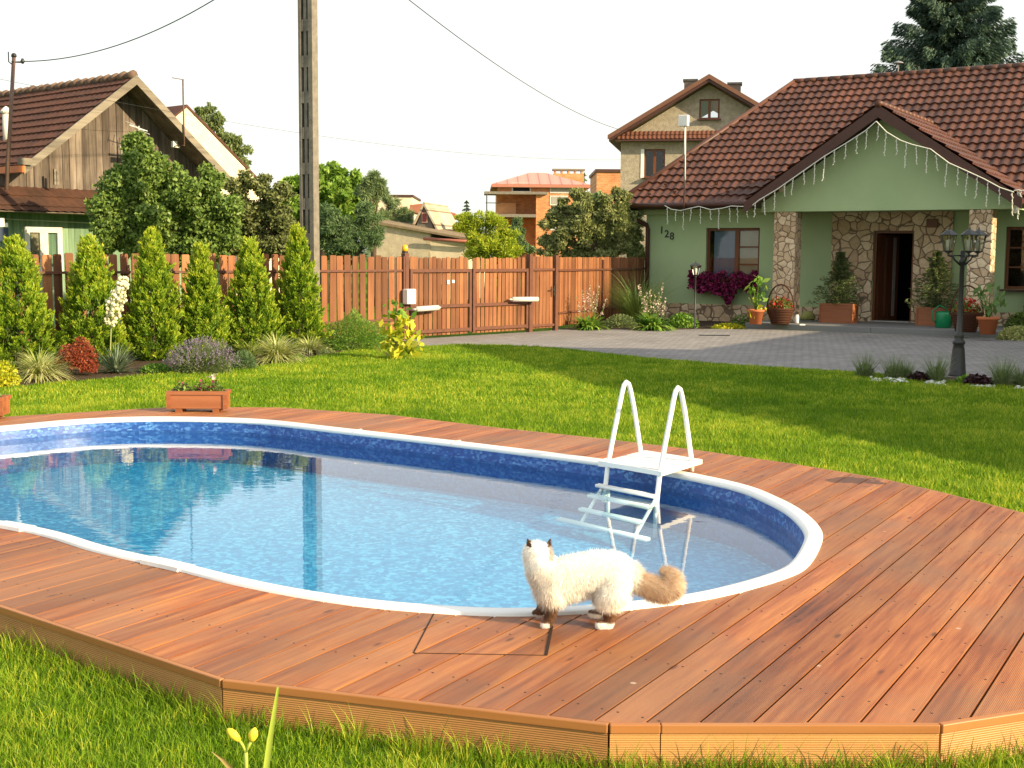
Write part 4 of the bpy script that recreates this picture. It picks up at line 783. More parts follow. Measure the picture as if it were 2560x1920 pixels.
# ================================================================== VEGETATION HELPERS
def unit(n): v=RN.normal(size=(n,3)); return v/np.linalg.norm(v,axis=1)[:,None]
def leafquads(P,size,aspect=.5,out=None,outw=.5,droop=0.,fold=True):
    n=len(P); d=unit(n)
    if out is not None: d=d*(1-outw)+out*outw
    d[:,2]-=droop; d/=np.linalg.norm(d,axis=1)[:,None]
    s=np.cross(d,unit(n)); s/=np.linalg.norm(s,axis=1)[:,None]
    sz=(size*RN.uniform(.65,1.25,n))[:,None]
    a=P-d*sz*.5; b=P+s*sz*aspect*.5; c=P+d*sz*.55; e=P-s*sz*aspect*.5
    return np.stack([a,b,c,e],1).reshape(-1,3)
def clumps(cl,dens,surf=.55):
    """cl: rows (x,y,z,rx,ry,rz); returns points, outward directions, radial fraction"""
    cl=np.array(cl,float); vol=(cl[:,3]*cl[:,4]*cl[:,5])**(2/3); n=np.maximum(20,(dens*vol/vol.sum()).astype(int)); P=[];O=[];Q=[]
    for c,k in zip(cl,n):
        d=unit(k); r=1.12-(RN.uniform(0,1,k)**1.1)*(surf+.15); r*=1+.10*np.sin(d[:,0]*7+c[0]*9)+.10*np.sin(d[:,2]*9+c[1]*5)
        P.append(c[:3]+d*r[:,None]*c[3:6]); O.append(d); Q.append(r)
    return np.concatenate(P),np.concatenate(O),np.concatenate(Q)
def subclumps(cl,k,fr=.38):
    o=[]
    for c in cl:
        c=np.array(c,float); d=unit(k); 
        for q in d:
            rr=fr*RN.uniform(.55,1.3); o.append([*(c[:3]+q*c[3:6]*RN.uniform(.35,1.0)),c[3]*rr,c[4]*rr,c[5]*rr*.85])
        o.append([*c[:3],*(c[3:6]*.55)])
    return o
def circ(L,Y,dep=1.): # picture circles -> clumps at distance Y
    o=[]
    for x,y,r in L:
        yy=Y+random.uniform(-.5,.5)*dep*r*K/FPX*Y; p=X(x,y,yy); rr=r*K/FPX*yy; o.append([*p,rr,rr*dep,rr])
    return o
def tree(name,label,cat,L,Y,nl,size,mat,trunk=True,sub=7,fr=.42,aspect=.5,tr=.12,dep=1.,group=None,outw=.4,droop=.1,tb=None):
    cl=circ(L,Y,dep); A=np.array(cl); cx=float(np.average(A[:,0],weights=A[:,3])); cy=float(np.mean(A[:,1])); b=(cx,cy,0.) if tb is None else (X(tb[0],tb[1],Y)[0],Y,0.)
    T=thing(name,label,cat,b,0,group); sc_=subclumps(cl,sub,fr); P,O,Q=clumps(sc_,nl); P=P-np.array(b); v=np.clip(.30+.35*O[:,2]+RN.uniform(-.25,.3,len(P)),0,1)
    v=np.clip(RN.uniform(.1,.9,len(P)),0,1)
    link('crown',fast_mesh('crown',leafquads(P,size,aspect,O,outw,droop),4,v),mat,T)
    if trunk:
        mb=MB(); top=A[:,2].max(); k=A[np.argsort(-A[:,3])[:5]]
        zc=float(A[:,2].mean()); mb.tube([(0,0,-.05),(.03,.02,zc*.5),(float(A[:,0].mean())-b[0],0,zc)],[tr,tr*.8,tr*.5],8)
        for c in A: mb.tube([(0.02,0.02,max(.2,min(zc,c[2])*.6)),((c[0]-b[0])*.6,(c[1]-b[1])*.6,c[2]*.85),(c[0]-b[0],c[1]-b[1],c[2])],[tr*.45,tr*.3,tr*.12],6)
        mb.build('trunk',BARK,T,True)
    return T
def blades(c,n,L,spread,w,droop,seg=4,base_r=.03,elev=(50,88)):
    """arching blades from a common base -> independent quads"""
    az=RN.uniform(0,2*PI,n); el=np.radians(RN.uniform(*elev,n)); Ls=L*RN.uniform(.6,1.1,n); st=Ls/seg
    p=np.array(c)+np.stack([np.cos(az)*base_r*RN.uniform(0,1,n),np.sin(az)*base_r*RN.uniform(0,1,n),np.zeros(n)],1); out=[]
    side=np.stack([-np.sin(az),np.cos(az),np.zeros(n)],1); ww=[1,.95,.75,.45,.05] if seg==4 else list(np.linspace(1,.05,seg+1))
    for k in range(seg):
        d=np.stack([np.cos(az)*np.cos(el),np.sin(az)*np.cos(el),np.sin(el)],1); q=p+d*st[:,None]
        a,b=side*w*ww[k]/2,side*w*ww[k+1]/2; out.append(np.stack([p-a,p+a,q+b,q-b],1)); p=q; el=el-droop*RN.uniform(.6,1.4,n)/seg
    o=np.stack(out,1).reshape(-1,3); return o,np.repeat(RN.uniform(0,1,n),seg)
def plant(name,label,cat,loc,group=None): return thing(name,label,cat,tuple(loc),0,group)
def foliage(par,P,size,mat,name='leaves',aspect=.5,out=None,outw=.5,droop=0.,v=None): return link(name,fast_mesh(name,leafquads(P,size,aspect,out,outw,droop),4,RN.uniform(0,1,len(P)) if v is None else v),mat,par)
def dome(n,rx,ry,rz,z0=0.):
    d=unit(n); d[:,2]=np.abs(d[:,2]); r=1-RN.uniform(0,1,n)**1.6*.6; return d*r[:,None]*np.array([rx,ry,rz])+np.array([0,0,z0]),d
# foliage materials
F_THUJA=leafmat('thuja_foliage',(.06,.14,.013),(.23,.36,.022),.4,.6,tip=(.52,.56,.05))
F_LILAC=leafmat('lilac_leaves',(.06,.12,.022),(.17,.26,.05),.3,.45,tip=(.24,.32,.08))
F_BROWNISH=leafmat('dull_olive_leaves',(.08,.105,.035),(.19,.22,.07),.3,.6,tip=(.28,.30,.13))
F_BIRCH=leafmat('birch_leaves',(.10,.14,.05),(.22,.28,.09),.35,.5,tip=(.25,.3,.12))
F_BRIGHT=leafmat('walnut_leaves',(.10,.21,.025),(.25,.40,.06),.4,.5,tip=(.36,.46,.09))
F_PINE=leafmat('pine_needles',(.10,.16,.065),(.22,.30,.13),.2,.6,tip=(.28,.34,.15))
F_DARKC=leafmat('dark_conifer_needles',(.055,.11,.04),(.13,.21,.08),.15,.6,tip=(.14,.19,.08))
F_GOLD=leafmat('golden_conifer_foliage',(.14,.23,.018),(.38,.46,.035),.35,.6,tip=(.58,.6,.06))
F_ORCH=leafmat('orchard_leaves',(.10,.135,.045),(.25,.29,.10),.35,.55,tip=(.40,.38,.17))
F_SPRUCE=leafmat('blue_green_spruce_needles',(.03,.06,.042),(.075,.125,.085),.15,.6,tip=(.12,.18,.11))
F_GREEN=leafmat('fresh_green_leaves',(.06,.16,.022),(.16,.32,.04),.4,.45,tip=(.38,.52,.09))
F_YELLOW=leafmat('yellow_green_leaves',(.25,.33,.02),(.50,.50,.03),.4,.45,tip=(.75,.66,.05))
F_VAR=leafmat('cream_striped_grass',(.26,.32,.07),(.52,.54,.19),.4,.6,tip=(.78,.74,.42))
F_YUCCA=leafmat('grey_green_yucca_blades',(.06,.10,.055),(.14,.19,.11),.15,.5,tip=(.30,.36,.24))
F_RED=leafmat('red_barberry_leaves',(.13,.025,.018),(.30,.06,.03),.3,.5,tip=(.45,.15,.06))
F_LAV=leafmat('lavender_leaves',(.09,.14,.05),(.18,.24,.09),.25,.7,tip=(.28,.32,.14))
F_PURPLE=leafmat('lavender_flowers',(.17,.13,.20),(.27,.21,.31),.2,.7)
F_CREAM=leafmat('cream_blossom',(.75,.71,.45),(.88,.85,.65),.3,.6)
F_MAGENTA=leafmat('magenta_petals',(.13,.01,.045),(.27,.02,.10),.3,.6,tip=(.42,.05,.18))
F_REDFL=leafmat('red_petals',(.35,.02,.015),(.6,.04,.03),.25,.5)
F_PINK=leafmat('pink_blossom',(.50,.34,.30),(.75,.62,.55),.3,.6)
F_DARKP=leafmat('dark_purple_leaves',(.02,.008,.01),(.06,.018,.02),.1,.5)
F_POTSPR=leafmat('potted_spruce_needles',(.035,.06,.02),(.08,.12,.035),.1,.6,tip=(.18,.2,.07))
# ================================================================== BACKGROUND TREES
tree('lilac_shrub','tall dense green lilac with a pointed top in front of the cottage gable','shrub',[(298,300,24),(292,335,40),(335,365,42),(255,385,42),(300,400,58),(372,400,45),(250,450,52),(330,460,62),(410,440,55),(455,400,36),(480,450,45),(245,515,45),(310,530,52),(390,520,58),(460,520,52)],25.2,62000,.09,F_LILAC,tr=.10,dep=.9,sub=12,fr=.46,aspect=.6)
tree('lilac_shrub','duller brownish green shrub between the lilac and the concrete pole','shrub',[(520,410,34),(560,400,26),(590,430,38),(540,460,48),(600,480,44),(615,410,22),(510,520,40),(570,530,48),(625,540,40)],26.5,30000,.08,F_BROWNISH,tr=.09,sub=10,fr=.42,aspect=.55)
tree('birch_tree','slender pale green birch rising behind the pale gable','tree',[(432,240,16),(465,262,24),(470,300,22),(495,300,22),(512,330,24),(525,360,20),(450,235,12)],58,7000,.22,F_BIRCH,tr=.2,sub=7,fr=.4,droop=.5,aspect=.3)
tree('walnut_tree','bright green broadleaf tree just right of the concrete pole','tree',[(715,385,28),(690,410,34),(742,385,26),(765,400,28),(640,395,24),(625,420,26),(735,425,40),(700,455,44),(770,440,36),(650,450,34),(700,375,22),(755,470,36),(720,490,40),(640,480,34),(605,412,20),(612,440,26)],43,30000,.20,F_BRIGHT,tr=.2,sub=8,fr=.4)
tree('pine_tree','grey green pine with a bare upper trunk above the shed','tree',[(800,402,24),(782,412,18),(820,412,18),(800,425,20),(808,388,14),(795,395,16)],41,14000,.16,F_PINE,tr=.11,sub=9,fr=.45,aspect=.12,outw=.7,tb=(805,480))
tree('juniper_shrub','dark green juniper mass behind the fence left of the shed','shrub',[(712,470,34),(745,490,42),(790,480,32),(780,455,24),(705,515,38),(760,530,42),(800,515,26),(725,545,34)],37,26000,.13,F_DARKC,tr=.12,sub=9,fr=.42,aspect=.18,outw=.6)
tree('pine_tree','low grey green pine directly behind the shed roof','tree',[(845,448,22),(830,470,28),(865,465,22),(875,485,18),(850,485,26),(835,430,12)],51,16000,.18,F_PINE,tr=.12,sub=9,fr=.42,aspect=.12,outw=.7)
tree('golden_cypress','large yellow green cypress beside the shed','conifer',[(1048,472,20),(1035,492,30),(1070,490,28),(1020,510,26),(1090,515,30),(1055,525,36),(1100,545,30),(1030,545,34),(1010,485,22)],46,20000,.13,F_GOLD,tr=.12,sub=9,fr=.4,aspect=.25,outw=.6,droop=-.3)
tree('golden_cypress','smaller bright yellow cypress close to the shed roof','conifer',[(995,472,12),(992,490,16),(1003,505,18),(985,510,10),(1010,530,18)],50,4500,.14,F_GOLD,tr=.08,sub=8,fr=.4,aspect=.25,outw=.6,droop=-.3)
tree('dark_cypress','rounded dark green conifer between the golden cypress and the brick house','conifer',[(1115,490,18),(1122,510,20),(1130,535,22),(1110,520,16)],52,5000,.15,F_DARKC,tr=.1,sub=8,fr=.4,aspect=.3)
tree('orchard_tree','broad olive green fruit tree in front of the brick house','tree',[(1215,445,18),(1245,425,20),(1262,445,30),(1205,475,30),(1240,490,40),(1300,455,32),(1330,480,38),(1290,500,42),(1210,520,36),(1345,440,26),(1335,515,32),(1260,540,40),(1315,545,36),(1350,480,20),(1335,415,14),(1190,545,26)],33.4,46000,.11,F_ORCH,tr=.11,sub=12,fr=.40,aspect=.42,dep=.7)
tree('orchard_tree','olive green tree squeezed between the fence end and the green house wall','tree',[(1368,500,26),(1376,540,24),(1358,465,22),(1372,470,16),(1350,530,24)],38,12000,.12,F_ORCH,tr=.10,sub=10,fr=.40,aspect=.42,dep=.8)
tree('orchard_tree','faint blue green tree top between the two brick houses','tree',[(1285,430,18),(1300,440,14),(1272,440,12)],75,1500,.3,F_PINE,tr=.15)
# little spire spruces far off
def spruce(name,label,x,ytop,ybase,Y,halfw,nl,size,mat,layers=14,droop=.35,z0=.8):
    top=X(x,ytop,Y); T=thing(name,label,'conifer',(top[0],Y,0)); H=top[2]; mb=MB(); mb.tube([(0,0,0),(0,0,H*.6),(0,0,H)],[.03*H*.7,.012*H,.004*H],8); P=[];O=[]
    for i in range(layers):
        f=(i+.5)/layers; z=z0+(H-z0)*f; r=halfw*(1-f)**.85*1.02+.05; nb=max(5,int(11*(1-f)+5))
        for k in range(nb):
            a=2*PI*(k+random.random()*.6)/nb+i; L=r*random.uniform(.58,1.15); e=(X0:=random.uniform(-.12,.15)); tip=np.array([math.cos(a)*L,math.sin(a)*L,z-L*droop*.6+L*e+.15*L])
            mid=np.array([math.cos(a)*L*.5,math.sin(a)*L*.5,z-L*droop*.45]); p0=np.array([0,0,z]); mb.tube([p0,mid,tip],[min(.04,.012*H*(1-f)*.5+.005),.012,.004],4)
            m=max(6,int(nl/(layers*nb))); t=RN.uniform(.12,1,m)**.8; q=np.where(t[:,None]<.5,p0+(mid-p0)*t[:,None]*2,mid+(tip-mid)*(t[:,None]*2-1))
            w_=(L*.26*(1.08-t)+.04)[:,None]; sd=np.array([-math.sin(a),math.cos(a),0]); s=RN.uniform(-1,1,m)[:,None]; q=q+sd*s*w_; q[:,2]-=(np.abs(s[:,0])*w_[:,0]*.25+RN.uniform(0,.30,m)*L*.8)
            P.append(q); dd_=sd*s*.7+np.array([math.cos(a),math.sin(a),-.45]); O.append(dd_/np.linalg.norm(dd_,axis=1)[:,None])
    P=np.concatenate(P);O=np.concatenate(O); link('crown',fast_mesh('crown',leafquads(P,size,.22,O,.75,.15),4,RN.uniform(0,1,len(P))),mat,T); mb.build('trunk',BARK,T,True); return T
spruce('spruce_tree','tall dark blue green spruce rising behind the roof of the green house',2062,-210,0,49,5.5,230000,.21,F_SPRUCE,40,.34,1.5)
spruce('spruce_tree','tiny distant blue spruce tip beside the golden cypress',1008,432,0,80,.9,5000,.25,F_SPRUCE,20)
spruce('spruce_tree','tiny distant bare spruce tip right of the brick house chimney',1262,372,0,120,1.2,2500,.4,F_PINE,20)
# ================================================================== THUJAS
fu=azv(FA); fw2=np.array([-fu[1],fu[0]])
def FP(x,b): p=np.array(FO)+fu*x+fw2*b; return p
def thuja(lx,b,H,r,label,seed,n=26000):
    p=FP(lx,b); r*=1.10; H*=1.02; T=thing('thuja_conifer',label,'conifer',(p[0],p[1],0),0,'cone shaped thujas in a row along the fence')
    def prof(z): return np.minimum(1,(z*6+.42))*(1-z**1.35)**.8
    ns=560; k=n//ns; z=RN.uniform(.0,.97,ns)**1.1; a=RN.uniform(0,2*PI,ns); rr=r*prof(z)*(.64+.30*RN.uniform(0,1,ns)+.10*np.sin(a*3+z*7+seed))
    C0=np.stack([np.cos(a)*rr,np.sin(a)*rr,z*H],1); out=np.stack([np.cos(a),np.sin(a),np.zeros(ns)],1); el=RN.uniform(.45,1.3,ns)+z*.5; D=out*np.cos(el)[:,None]+np.array([0,0,1.])*np.sin(el)[:,None]
    S=np.stack([-np.sin(a),np.cos(a),np.zeros(ns)],1); Ls=RN.uniform(.13,.25,ns)*(1-.25*z); t=RN.uniform(0,1,(ns,k)); lat=RN.uniform(-1,1,(ns,k))*.36*(1-t*.75)*Ls[:,None]
    P=C0[:,None]+D[:,None]*(t*Ls[:,None])[...,None]+S[:,None]*lat[...,None]+RN.normal(size=(ns,k,3))*.012; O=D[:,None]+S[:,None]*(np.sign(lat)*.5)[...,None]; P=P.reshape(-1,3); O=O.reshape(-1,3); O/=np.linalg.norm(O,axis=1)[:,None]
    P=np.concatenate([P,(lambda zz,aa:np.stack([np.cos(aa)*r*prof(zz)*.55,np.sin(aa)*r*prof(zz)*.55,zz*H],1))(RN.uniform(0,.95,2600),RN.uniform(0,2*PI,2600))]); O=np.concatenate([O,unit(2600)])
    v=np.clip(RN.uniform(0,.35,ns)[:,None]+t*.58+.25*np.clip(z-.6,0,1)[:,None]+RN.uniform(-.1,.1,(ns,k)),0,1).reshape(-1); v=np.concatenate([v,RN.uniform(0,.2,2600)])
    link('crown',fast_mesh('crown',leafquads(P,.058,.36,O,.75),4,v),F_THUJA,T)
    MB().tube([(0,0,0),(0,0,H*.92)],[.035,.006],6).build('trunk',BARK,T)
for i,(lx,b,H,r,lb) in enumerate([(-8.35,-.75,1.80,.56,'broad thuja at the left picture edge with a blunt yellow top'),(-7.2,-.8,1.82,.47,'thuja left of the cream yucca flowers, second from the left edge'),(-6.15,-.8,1.96,.42,'tall narrow thuja right of the cream yucca flowers'),(-5.25,-.8,1.74,.37,'thinnest and lowest thuja with gaps in its top'),(-4.28,-.8,1.85,.46,'wide thuja with a reddish tint behind the yellow hosta'),(-3.25,-.75,2.08,.43,'tallest thuja standing directly beside the concrete pole')]): thuja(lx,b,H,r,lb,i*1.7)
thuja(-9.7,-.8,1.8,.5,'thuja beyond the left picture edge',9.1,9000)
# ================================================================== FLOWER BED PLANTS
def gp(x,y,z=0): p=G(x,y,z); return (p[0],p[1],z)
def tuftplant(name,label,cat,x,y,n,L,w,mat,droop,elev=(40,88),group=None,br=.05,seg=4):
    T=plant(name,label,cat,gp(x,y),group); v,a=blades((0,0,0),n,L,0,w,droop,seg,br,elev); link('leaves',fast_mesh('leaves',v,4,a),mat,T); return T
tuftplant('ornamental_grass','low cream striped grass tuft near the left edge of the bed','grass tuft',85,822,700,.56,.018,F_VAR,1.5,(25,85))
tuftplant('ornamental_grass','large cream striped grass tuft in front of the thuja beside the pole','grass tuft',598,785,800,.62,.018,F_VAR,1.5,(25,85))
tuftplant('ornamental_grass','smaller yellow striped grass tuft at the foot of the concrete pole','grass tuft',668,765,420,.46,.018,F_VAR,1.4,(25,80))
T=tuftplant('yucca','grey green yucca rosette with a tall spike of cream bell flowers','yucca',250,806,150,.50,.030,F_YUCCA,.5,(8,80))
p0=np.array(gp(250,806)); b0=X(238,770,p0[1])-p0; b1=X(240,700,p0[1])-p0; b2=X(250,650,p0[1])-p0; b3=X(268,598,p0[1])-p0
MB().tube([(0,0,.05),b0,b1,b2,b3],[.012,.011,.01,.008,.004],6).build('flower_stalk',M('pale_stalk',(.3,.33,.12),(.25,.28,.1),4),T,True)
mb=MB(); 
for i in range(190):
    t=random.random()**.9; c=b1+(b2-b1)*t*2 if t<.5 else b2+(b3-b2)*(t*2-1); rad=.15*(1-abs(t-.45))*random.uniform(.5,1.); a=random.random()*2*PI; c=c+np.array([math.cos(a)*rad,math.sin(a)*rad,random.uniform(-.04,.02)])
    mb.lathe([(.004,.024),(.019,.012),(.024,-.008),(.014,-.026)],c,6,random.random())
mb.build('blossom',F_CREAM,T,True)
T=plant('barberry_shrub','small dark red leaved barberry beside the yucca','shrub',gp(160,812)); _d=[dome(520,.13,.12,.16) for _ in range(12)]; P=np.concatenate([q[0]+np.array([random.uniform(-.24,.24),random.uniform(-.14,.14),random.uniform(.02,.34)]) for q in _d]); O=np.concatenate([q[1] for q in _d]); P[:,2]*=1.15; foliage(T,P,.035,F_RED,out=O,outw=.4); mb=MB()
for k in range(9): a=k*.7; mb.tube([(0,0,0),(math.cos(a)*.14,math.sin(a)*.14,.28),(math.cos(a)*.22,math.sin(a)*.2,.42)],.004,4)
mb.build('stem',BARK,T)
T=plant('yellow_shrub','small yellow leaved shrub cut by the left picture edge','shrub',gp(2,835)); P,O=dome(1800,.24,.24,.34); foliage(T,P,.05,F_YELLOW,out=O,outw=.4)
T=plant('lavender_shrub','wide lavender clump with fading purple flower spikes','shrub',gp(437,808)); P,O=dome(5200,.42,.34,.30); foliage(T,P,.055,F_LAV,aspect=.18,out=O,outw=.7)
d=unit(420); d[:,2]=np.abs(d[:,2])*.9+.35; d/=np.linalg.norm(d,axis=1)[:,None]; mb=MB(); Pp=[]
for q in d:
    e=np.array([q[0]*.55,q[1]*.42,q[2]*.50]); e*=random.uniform(.85,1.05); mb.tube([e*.5,e],.0025,3,cap=False); Pp.append(e+RN.normal(size=(9,3))*np.array([.006,.006,.022]))
mb.build('stem',F_LAV,T); foliage(T,np.concatenate(Pp),.022,F_PURPLE,'flower_spike',.5)
T=plant('hosta','yellow green hosta like clump below the reddish thuja','plant',gp(540,775)); v,a=blades((0,0,0),150,.42,0,.05,1.2,4,.08,(30,85)); link('leaves',fast_mesh('leaves',v,4,a),leafmat('yellow_green_hosta',(.12,.18,.03),(.3,.36,.06),.35,.45,tip=(.5,.5,.12)),T)
T=plant('low_shrub','dark low groundcover between yucca and lavender','shrub',gp(338,806)); P,O=dome(1500,.24,.16,.14); foliage(T,P,.04,F_GREEN,out=O,outw=.4)
T=plant('low_shrub','small dark conifer mound between the lavender and the striped grass','shrub',gp(527,800)); P,O=dome(2500,.20,.18,.30); foliage(T,P,.035,F_DARKC,aspect=.3,out=O,outw=.6)
T=plant('feathery_shrub','bushy fresh green feathery plant in front of the fence right of the pole','shrub',gp(765,756)); P,O=dome(13000,.62,.38,.76); P[:,2]*=(1-.25*np.abs(np.sin(P[:,0]*6))); foliage(T,P,.055,F_GREEN,aspect=.16,out=O,outw=.55)
for (x,y) in ((705,768),(900,752),(640,782)): 
    T=plant('low_shrub',{705:'tiny green plant at the bed edge below the feathery shrub',900:'pale low plant beside the left gate post',640:'flat green groundcover between the striped grasses'}[x],'shrub',gp(x,y)); P,O=dome(700,.16,.12,.13); foliage(T,P,.04,F_VAR if x!=640 else F_GREEN,out=O,outw=.4)
T=plant('yellow_leafed_plant','upright plant with large yellow leaves below the gate control box','plant',gp(856,778)); p0=np.array(gp(856,778)); mb=MB(); L=[]; 
for (x,y) in [(848,650),(870,672),(838,690),(862,705),(880,690),(845,720),(868,735),(890,722),(850,748),(880,755),(832,740),(895,740),(860,765)]:
    e=X(x,y,p0[1]+random.uniform(-.15,.15))-p0; mb.tube([(0,0,0),e*np.array([.35,.35,.55]),e],[.008,.006,.003],5)
    for k in range(16): L.append(e*random.uniform(.8,1.)+RN.normal(size=3)*.07)
L=np.array(L); mb.build('stem',F_GREEN,T,True); up=L[:,2]>.72
foliage(T,L[~up],.15,F_YELLOW,aspect=.62,droop=.3); foliage(T,L[up],.15,F_GREEN,aspect=.5,droop=.1)
# plants in front of the fence near the house
def hosta(x,y,label,r=.5):
    T=plant('hosta',label,'plant',gp(x,y)); v,a=blades((0,0,0),190,r,0,.085,1.5,4,.15,(25,80)); link('leaves',fast_mesh('leaves',v,4,a),F_GREEN,T); return T
T1=hosta(1272,713,'green hosta clump with pink flower spikes beside the wicket',.52); T2=hosta(1408,714,'green hosta clump with pink flower spikes near the house corner',.62)
for T,xs in ((T1,[1245,1258,1268,1282,1295,1310,1275,1290]),(T2,[1380,1388,1396,1405,1415,1425,1432,1440,1392])):
    p0=np.array(T.location); mb=MB(); Pp=[]
    for x in xs:
        yt=random.uniform(612,650); e=X(x,yt,p0[1])-p0; mb.tube([(e[0]*.4,0,0),e],[.008,.004],4)
        t=RN.uniform(.42,1,34)[:,None]; Pp.append(np.array([e[0]*.4,0,0])*(1-t)+e*t+RN.normal(size=(34,3))*.035*(1.25-t))
    mb.build('stem',F_GREEN,T); foliage(T,np.concatenate(Pp),.05,F_PINK,'blossom',.6)
tuftplant('ornamental_grass','tall arching green grass clump between the fence and the house corner','grass tuft',1378,703,700,1.75,.018,leafmat('miscanthus_blades',(.09,.15,.035),(.20,.27,.07),.3,.5),1.3,(50,88),br=.28,seg=6)
T=plant('low_shrub','rounded sage coloured cushion between the two flowering hostas','shrub',gp(1340,708)); P,O=dome(1800,.42,.3,.32); foliage(T,P,.06,F_LAV,aspect=.3,out=O,outw=.6)
T=plant('low_shrub','loose pale green plant right of the larger hosta','shrub',gp(1475,708)); P,O=dome(1500,.40,.3,.36); foliage(T,P,.08,F_GREEN,out=O,outw=.4)
T=plant('low_shrub','flat bright green cushion plant in front of the stone plinth','shrub',gp(1573,711)); P,O=dome(1500,.42,.2,.14); foliage(T,P,.06,F_YELLOW,out=O,outw=.4)
T=plant('begonia','small pink flowering plant against the stone plinth','plant',gp(1600,704)); P,O=dome(500,.26,.2,.30); foliage(T,P,.07,F_LILAC,out=O,outw=.4); P,O=dome(70,.22,.2,.32); foliage(T,P,.06,F_PINK,'blossom',.8)
T=plant('low_shrub','pale foliage plant to the right of the porch step','shrub',gp(2200,735)); P,O=dome(1500,.45,.3,.3); foliage(T,P,.08,F_VAR,out=O,outw=.4)
T=plant('low_shrub','dark leafy plant by the plinth right of the porch','shrub',gp(2205,722)); P,O=dome(1500,.4,.3,.5); foliage(T,P,.08,F_LILAC,out=O,outw=.4)
for x,y,lb in ((1505,712,'small pale stone in the bed in front of the plinth'),(1250,715,'small pale stone at the foot of the hosta')):
    pass
# ---- petunias
def petunia(a0,a1,zt,zb,label):
    T=thing('window_flowers',label,'flowers',house.location,house.rotation_euler[2]); n=2600
    a=RN.uniform(a0,a1,n); f=(a-a0)/(a1-a0); zz=zb+(.12*np.sin(f*9)+.1*np.sin(f*17+1)); z=zz+(zt-zz)*RN.uniform(0,1,n); P=np.stack([a,-.28-.16*RN.uniform(0,1,n)*np.sin(PI*RN.uniform(0,1,n)),z+.05*np.sin(a*14)],1); O=np.tile([0,-1.,.1],(n,1))
    foliage(T,P,.085,F_MAGENTA,'blossom',.9,O,.5); P2=P[::4]+np.array([0,.05,0]); foliage(T,P2,.08,F_LILAC,'leaves',.5); MB().box(a0+.12,a1-.12,-.34,-.06,(zt+zb)/2,(zt+zb)/2+.17).build('flower_box',BROWN_TRIM,T)
petunia(1.42,3.3,1.28,.72,'hanging dark magenta petunias below the window left of the porch'); petunia(9.75,11.2,1.05,.45,'hanging dark magenta petunias under the window at the right edge')
# ---- pots, baskets etc. on the step
def sp(x,y,z=.141): p=G(x,y,z); return (p[0],p[1],z)
def pot(label,x,y,r,h,pl_mat,top):
    loc=sp(x,y); T=thing('plant_pot',label,'pot',loc); MB().lathe([(r*.68,0),(r*.9,h*.82),(r*1.02,h*.83),(r*1.05,h),(r*.92,h),(r*.88,h*.9),(.01,h*.88)],(0,0,0),20).build('pot',TERRACOTTA,T,True); return T,loc
def leafy(T,loc,pts,mat,h,size):
    p0=np.array(loc); mb=MB(); L=[]
    for x,y in pts:
        e=X(x,y,p0[1]+random.uniform(-.12,.12))-p0; mb.tube([(0,0,h*.8),(e[0]*.4,e[1]*.4,h+(e[2]-h)*.55),e],[.012,.009,.005],5)
        for k in range(5): L.append(e+RN.normal(size=3)*.06)
    mb.build('stem',F_GREEN,T,True); foliage(T,np.array(L),size,mat,aspect=.5,droop=.15)
T,l=pot('orange terracotta pot with a yellow green broad leaved plant left of the basket',1632,700,.20,.34,None,0); leafy(T,l,[(1625,612),(1640,608),(1632,625),(1655,618),(1618,632),(1648,638),(1636,650)],F_GREEN,.34,.20); leafy(T,l,[(1622,648),(1640,665),(1630,672)],F_YELLOW,.34,.18)
T,l=pot('terracotta pot with a pale leafed plant right of the right hand pillar',2133,722,.22,.36,None,0); leafy(T,l,[(2120,628),(2140,620),(2160,632),(2150,650),(2125,648),(2112,640),(2165,652),(2135,665),(2145,680)],leafmat('pale_brugmansia_leaves',(.10,.19,.05),(.2,.3,.09),.35,.5),.36,.18)
def basket(label,x,y,r,h,ht):
    loc=sp(x,y); T=thing('wicker_basket',label,'basket',loc,R(-32)); mb=MB()
    mb.lathe([(r*.6,0),(r*.75,h*.4),(r*.98,h*.9),(r*1.05,h),(r*.97,h),(r*.9,h*.8),(.01,h*.7)],(0,0,0),22)
    for k in range(9): z=h*(.08+.1*k); rr=r*(.62+.4*(z/h)**1.1); mb.tube([(math.cos(a)*rr,math.sin(a)*rr,z) for a in np.linspace(0,2*PI,23)],.012,5,random.random())
    mb.build('wicker_body',WICKER,T,True)
    MB().tube([(math.cos(a)*r*1.0,0,h*.85+math.sin(a)*(ht-h*.85)) for a in np.linspace(0,PI,17)],.018,7).build('handle',WICKER,T,True)
    P,O=dome(700,r*.95,r*.8,r*.9,h*.85); foliage(T,P,.06,F_LILAC,out=O,outw=.4); P,O=dome(170,r*.85,r*.85,r*1.0,h*.9); foliage(T,P,.075,F_REDFL,'blossom',.85)
    return T
basket('brown wicker basket with red flowers at the foot of the left pillar',1685,700,.33,.38,.92)
basket('dark wicker basket with red flowers behind the lamp post',2086,717,.34,.42,.98)
